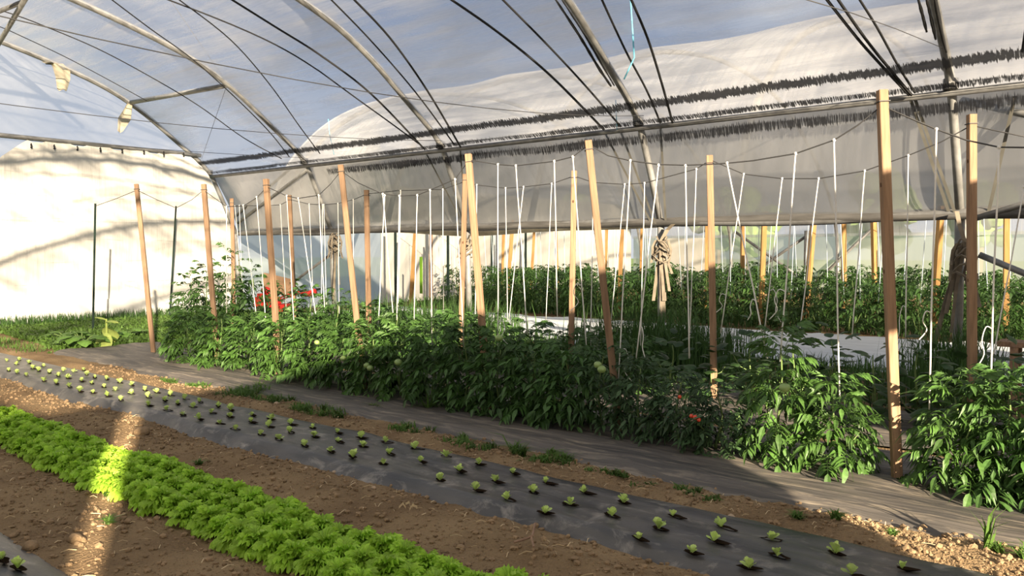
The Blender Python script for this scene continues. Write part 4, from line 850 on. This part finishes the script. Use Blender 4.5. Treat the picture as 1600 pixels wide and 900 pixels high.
for px, py, rd, ripe in [(622, 566, .035, 0), (578, 575, .03, 0), (573, 571, .03, 0), (940, 577, .033, 0), (934, 570, .03, 0), (780, 528, .032, 0), (1086, 652, .016, 1), (1092, 656, .014, 1), (1080, 650, .014, 1), (1226, 606, .035, 0), (536, 560, .03, 0), (495, 535, .028, 0), (1062, 620, .013, 1)]:
    pl = min(FR, key=lambda q: abs(q[0] - px))[1]; add_fruit(pl, onX(px, py, 4.78), rd, bool(ripe))
back = [(300, .85), (335, 1.0), (372, 1.15), (405, .95), (445, .75), (490, .70), (535, .68), (582, .58), (628, .55), (676, .50), (725, .48), (775, .50), (826, .50), (880, .46), (935, .44), (992, .44), (1050, .46), (1112, .44), (1175, .62), (1240, .58), (1300, .60), (1370, .52), (1440, .56), (1510, .48), (1590, .56), (1680, .45)]
for i, (px, h) in enumerate(reversed(back)):
    p = onX(px, 600, X2 + .02); br = px > 1000
    plant((6.88 + random.uniform(-.06, .06), p.y, .04), h, .40, 34 if br else 56, 'broad' if br else 'tleaf2', ('broad-leaved vegetable plant' if br else 'dark tomato plant') + f' in the second row, {nth(i)} from the door end', 'pepper_plant' if br else 'tomato_plant', 'plant', 'second row plants', .21 if not br else .18, nfol=not br)
# neighbouring tunnel rows
FOLB = [fol_mesh(s + 31, 1.0, .5, 110, 'tleaf2', .24) for s in range(3)]
for ri, (X, h0) in enumerate([(14.45, .90), (16.3, .98), (17.9, 1.0)]):
    y = 1.6 + ri * .4; i = 0; yend = 14.0 if ri == 0 else 15.6
    while y < yend:
        lowf = .62 if (ri == 0 and y > 12.3) else 1
        r = empty('tomato_plant', (X + random.uniform(-.1, .1), y, 0), f'bushy tomato plant of the neighbouring tunnel, {["first", "second", "third"][ri]} row, {nth(i)} from the door end', 'tomato plant', 'tomato plants of the neighbouring tunnel', random.uniform(0, 6))
        h = h0 * random.uniform(.88, 1.12) * lowf; ob('stem', stem_m[i % 3], r, None, None, (1.2, 1.2, h)); o = ob('foliage', FOLB[(i + ri) % 3], r, None, None, (1.1, 1.1, h)); o['kind'] = 'stuff'
        y += random.uniform(.48, .58); i += 1

# ================================================================== GRASS AND WEEDS
def blades(n, place, hmin, hmax, wd, m, name, bend=.4, rng=None):
    rg = rng or random; b = MB()
    for _ in range(n):
        x, y, z = place(); h = rg.uniform(hmin, hmax); a = rg.uniform(0, 2 * PI); dx, dy = math.cos(a), math.sin(a); k = rg.uniform(.1, 1) * bend; w_ = wd * rg.uniform(.6, 1.2)
        sx, sy = -dy * w_ / 2, dx * w_ / 2
        c1 = (x + dx * h * k * .3, y + dy * h * k * .3, z + h * .6); c2 = (x + dx * h * k, y + dy * h * k, z + h * (1 - .25 * k))
        b.add([(x - sx, y - sy, z), (x + sx, y + sy, z), (c1[0] - sx * .8, c1[1] - sy * .8, c1[2]), (c1[0] + sx * .8, c1[1] + sy * .8, c1[2]), c2], [(0, 1, 3, 2), (2, 3, 4)])
    return b.mesh(name, m)
GC = [(onX(x, 500, 8.5).y, w_) for x, w_ in ((555, .5), (640, .5), (690, .5), (730, .4), (985, .35), (1030, .35), (1075, .3), (1490, .2))]
def verge():
    c, w_ = random.choice(GC); return (random.gauss(8.5, .4), random.gauss(c, w_), -.02)
tag(ob('grass_verge', blades(5200, verge, .3, .85, .016, 'dgrass', 'tall_grass', .5)), 'clumps of tall dark grass between the second tomato row and the hoop legs', kind='stuff')
tag(ob('low_grass', blades(9000, lambda: (random.uniform(7.6, 10.0), random.uniform(1.2, 13.5), -.02), .08, .26, .016, 'dgrass', 'low_grass', .7)), 'low grass along the path beside the hoop legs', kind='stuff')
tag(ob('undergrowth', blades(9000, lambda: (random.uniform(14.3, 19.5), random.uniform(1.5, 15.8), -.02), .08, .3, .03, 'dgrass', 'undergrowth', .8)), 'dark undergrowth between the rows of the neighbouring tunnel', kind='stuff')
def far_grass():
    y = random.uniform(11.9, 16.25); return (random.uniform(4.55 + .1 * (y - 12), 10.1), y, 0)
tag(ob('grass_patch', blades(22000, far_grass, .03, .15, .04, 'grass', 'short_grass', 1.5)), 'short green grass in front of the white end sheet', kind='stuff')
tag(ob('grass_fringe', blades(2600, lambda: (random.uniform(4.3, 9.9), random.uniform(16.05, 16.3), 0), .10, .30, .014, 'dgrass', 'grass_fringe', .35)), 'dark grass blades standing against the tarpaulin skirt', kind='stuff')
tag(ob('sparse_grass', blades(900, lambda: (random.uniform(4.0, 4.6), random.uniform(12, 16), 0), .03, .10, .012, 'grass', 'sparse_grass', .7)), 'sparse grass on the soil beside the tarpaulin', kind='stuff')
def tuft(px, py, rad, n, h, label, m='grass', wd=.010, bend=1.9):
    p = onG(px, py); z = float(gz(p.x, p.y))
    cs = [(random.gauss(0, rad * .5), random.gauss(0, rad * .7)) for _ in range(1 if n <= 70 else max(3, n // 25))]
    def pl(): c = random.choice(cs); return (c[0] + random.gauss(0, rad * .14), c[1] + random.gauss(0, rad * .14), -.005)
    o = ob('grass_tuft', blades(n, pl, h * .4, h * 1.25, wd * 1.2, m, 'grass_tuft', bend), None, (p.x, p.y, z)); tag(o, label, 'grass tuft', 'weed tufts on the soil')
for a in [(262, 597, .10, 160, .06, 'small weed tuft at the sunlit end of the soil strip'), (308, 606, .12, 200, .06, 'weed tuft beside the far part of the mulch fabric'), (392, 620, .22, 500, .10, 'large bright grass tuft beside the mulch fabric'), (425, 630, .12, 260, .07, 'low weed tuft joined to the large grass tuft'),
          (480, 645, .14, 240, .08, 'weed tuft above the paired seedlings'), (512, 650, .13, 240, .07, 'weed tuft at the torn edge of the mulch fabric'), (575, 640, .06, 60, .08, 'tiny weed rising through the mulch fabric'), (640, 676, .16, 200, .05, 'flat weed patch near mid strip'), (672, 645, .06, 40, .20, 'slender grass tuft standing on the mulch fabric'),
          (730, 700, .16, 260, .05, 'spreading weed patch between the two mulches'), (797, 714, .10, 120, .09, 'dense weed tuft with one upright blade'), (797, 710, .015, 5, .20, 'upright grass blade in the dense weed tuft'), (868, 722, .17, 320, .06, 'dark spreading weed at mid strip'), (938, 745, .12, 120, .035, 'low creeping weed near the lit soil'), (980, 752, .12, 120, .035, 'creeping weed strip before the lit soil'), (1062, 772, .13, 180, .04, 'leafy weed close to the shadow edge'),
          (1240, 815, .06, 70, .04, 'tiny weed in the shade of the lit soil'), (1310, 826, .06, 70, .05, 'small sunlit weed on the lit soil'), (1390, 846, .05, 60, .03, 'seedling weed on the lit soil'), (165, 828, .05, 60, .05, 'weed sprig beside the streak of light'), (172, 775, .05, 60, .04, 'weed sprig under the lettuce edge by the streak'), (60, 740, .05, 50, .03, 'tiny weed before the lettuces'), (310, 727, .06, 0 + 50, .04, 'weed at the back edge of the lettuce bed'), (85, 552, .09, 120, .05, 'small weed on the bare soil near the tarpaulin')]:
    tuft(*a)
tuft(1548, 868, .05, 16, .24, 'tall pale grass tuft on the lit soil at the door end', 'grass', .014, .7)
tuft(1590, 878, .10, 90, .07, 'low grass patch at the door end of the lit soil')
# squash and wilting plant before the end sheet
def leafy(px, py, n, size, lib, label, name, cat, h=.2, m=None):
    p = onG(px, py); r = empty(name, (p.x, p.y, 0), label, cat, None, random.uniform(0, 6))
    for k in range(n):
        a = k * 2.399; ln = random.uniform(.6, 1) * h; d = Vector((math.cos(a), math.sin(a), 0)); r0 = random.uniform(.05, .22)
        MB().tube([(0, 0, 0), d * r0 * .5 + Vector((0, 0, ln * .7)), d * r0 + Vector((0, 0, ln))], .008, 4).build('stalk', 'stem', r)
        o = ob('leaf', random.choice(lib), r); o.matrix_local = Matrix.Translation(d * r0 + Vector((0, 0, ln))) @ Matrix.Rotation(a - PI / 2, 4, 'Z') @ Matrix.Rotation(random.uniform(-.1, .4), 4, 'X') @ Matrix.Scale(size * random.uniform(.8, 1.1), 4)
leafy(128, 545, 12, .28, SQ, 'broad-leaved squash plant in the grass behind the dark post', 'squash_plant', 'squash plant', .22)
leafy(105, 535, 9, .24, SQ, 'smaller squash plant beside the bare soil', 'squash_plant', 'squash plant', .18)
leafy(200, 530, 9, .25, SQ, 'squash plant between the wilting plant and the lone stake', 'squash_plant', 'squash plant', .18)
yl = [broad_leaf(40 + s).mesh('yellow_leaf', 'yellowing', True) for s in range(2)]
p = onG(167, 543); r = empty('wilting_plant', (p.x, p.y, 0), 'wilting yellow plant with drooping leaves at the end of the mulch fabric', 'plant')
MB().tube([(0, 0, 0), (.01, .02, .2), (.0, .0, .42)], [.02, .016, .01], 5).build('stem', 'yellowing', r)
for a, z, sz, pt_ in ((-.9, .30, .34, -.5), (2.2, .22, .38, -.8), (.6, .40, .2, .6), (3.6, .38, .22, .3)):
    o = ob('leaf', yl[0], r); o.matrix_local = Matrix.Translation((0, 0, z)) @ Matrix.Rotation(a, 4, 'Z') @ Matrix.Rotation(pt_, 4, 'X') @ Matrix.Scale(sz, 4)

# ================================================================== TILLER AND SAWHORSE
p = onX(418, 465, 9.0); t = empty('rotary_tiller', (9.0, p.y, 0), 'red rotary tiller parked behind the tomato rows near the end sheet', 'tiller', None, .3)
MB().box((0, 0, .48), (.38, .55, .22)).box((0, .05, .62), (.26, .34, .10)).build('engine_cowl', 'red_paint', t)
MB().box((.02, -.45, .36), (.45, .30, .16)).build('tine_guard', 'red_paint', t)
for s_ in (-1, 1):
    wv = MB(); wv.tube([(s_ * .26 - .05, 0, .2), (s_ * .26 + .05, 0, .2)], .2, 14); wv.build('wheel', 'black_rubber', t)
    MB().tube([(s_ * .12, -.2, .5), (s_ * .2, -.75, .66), (s_ * .26, -1.25, .76)], .018, 6).build('handlebar', 'red_paint', t, True)
    MB().tube([(s_ * .255, -1.2, .75), (s_ * .28, -1.40, .79)], .026, 6).build('grip', 'black_rubber', t, True)
MB().ball((0, .05, .74), .11, 10, 6, (1, 1.3, .8)).build('fuel_tank', 'red_paint', t, True)
t.scale = (.78, .78, .86)
bo = tag(MB().box((0, 0, .55), (.05, 1.0, .36), Matrix.Rotation(.12, 3, 'X')).build('leaning_board', 'brown_board', None, loc=(9.45, onX(435, 460, 9.45).y, .17)), 'brown board propped behind the red tiller', 'board')
r_ = onX(497, 455, 8.8); o = MB().tube([(0, 0, 0), (0, -.32, .07)], [.02, .075], 8).build('red_cone', 'red_paint', None, True, loc=onX(474, 462, 8.8)); o.name = 'plastic_funnel'; tag(o, 'red plastic funnel pointing up beside the tiller', 'funnel')
p = onX(1562, 530, 8.4); sh = empty('work_bench', (8.4, p.y - .75, 0), 'low weathered plank bench beside the near hoop leg', 'bench')
MB().box((0, .0, .575), (.30, 1.5, .045)).build('plank_top', 'gwood', sh)
for a in (-.55, .62):
    MB().box((-.11, a, .275), (.07, .06, .56)).build('leg', 'gwood', sh); MB().box((.11, a, .275), (.07, .06, .56)).build('leg', 'gwood', sh)
MB().box((0, .62, .30), (.2, .04, .07)).build('crossbar', 'gwood', sh)
# trees beyond the neighbouring tunnel
def tree(x, y, h, label):
    r = empty('tree', (x, y, 0), label, 'tree', 'trees beyond the tunnels'); MB().tube([(0, 0, 0), (0, 0, h * .5)], .18, 7).build('trunk', 'gwood', r)
    b = MB(); rg = random.Random(int(x * 7 + y))
    for _ in range(26): a = rg.uniform(0, 6.3); q = rg.random(); b.ball((q * h * .3 * math.cos(a), q * h * .3 * math.sin(a), h * rg.uniform(.35, .95)), h * rg.uniform(.10, .18), 7, 5)
    b.build('crown', 'field', r)
for i, (x, y, h) in enumerate([(48, 8, 5), (52, 14, 6), (46, 20, 5), (55, 26, 6), (50, 2, 5), (47, 33, 5)]): tree(x, y, h, f'hazy tree behind the greenish film, {nth(i)} one')
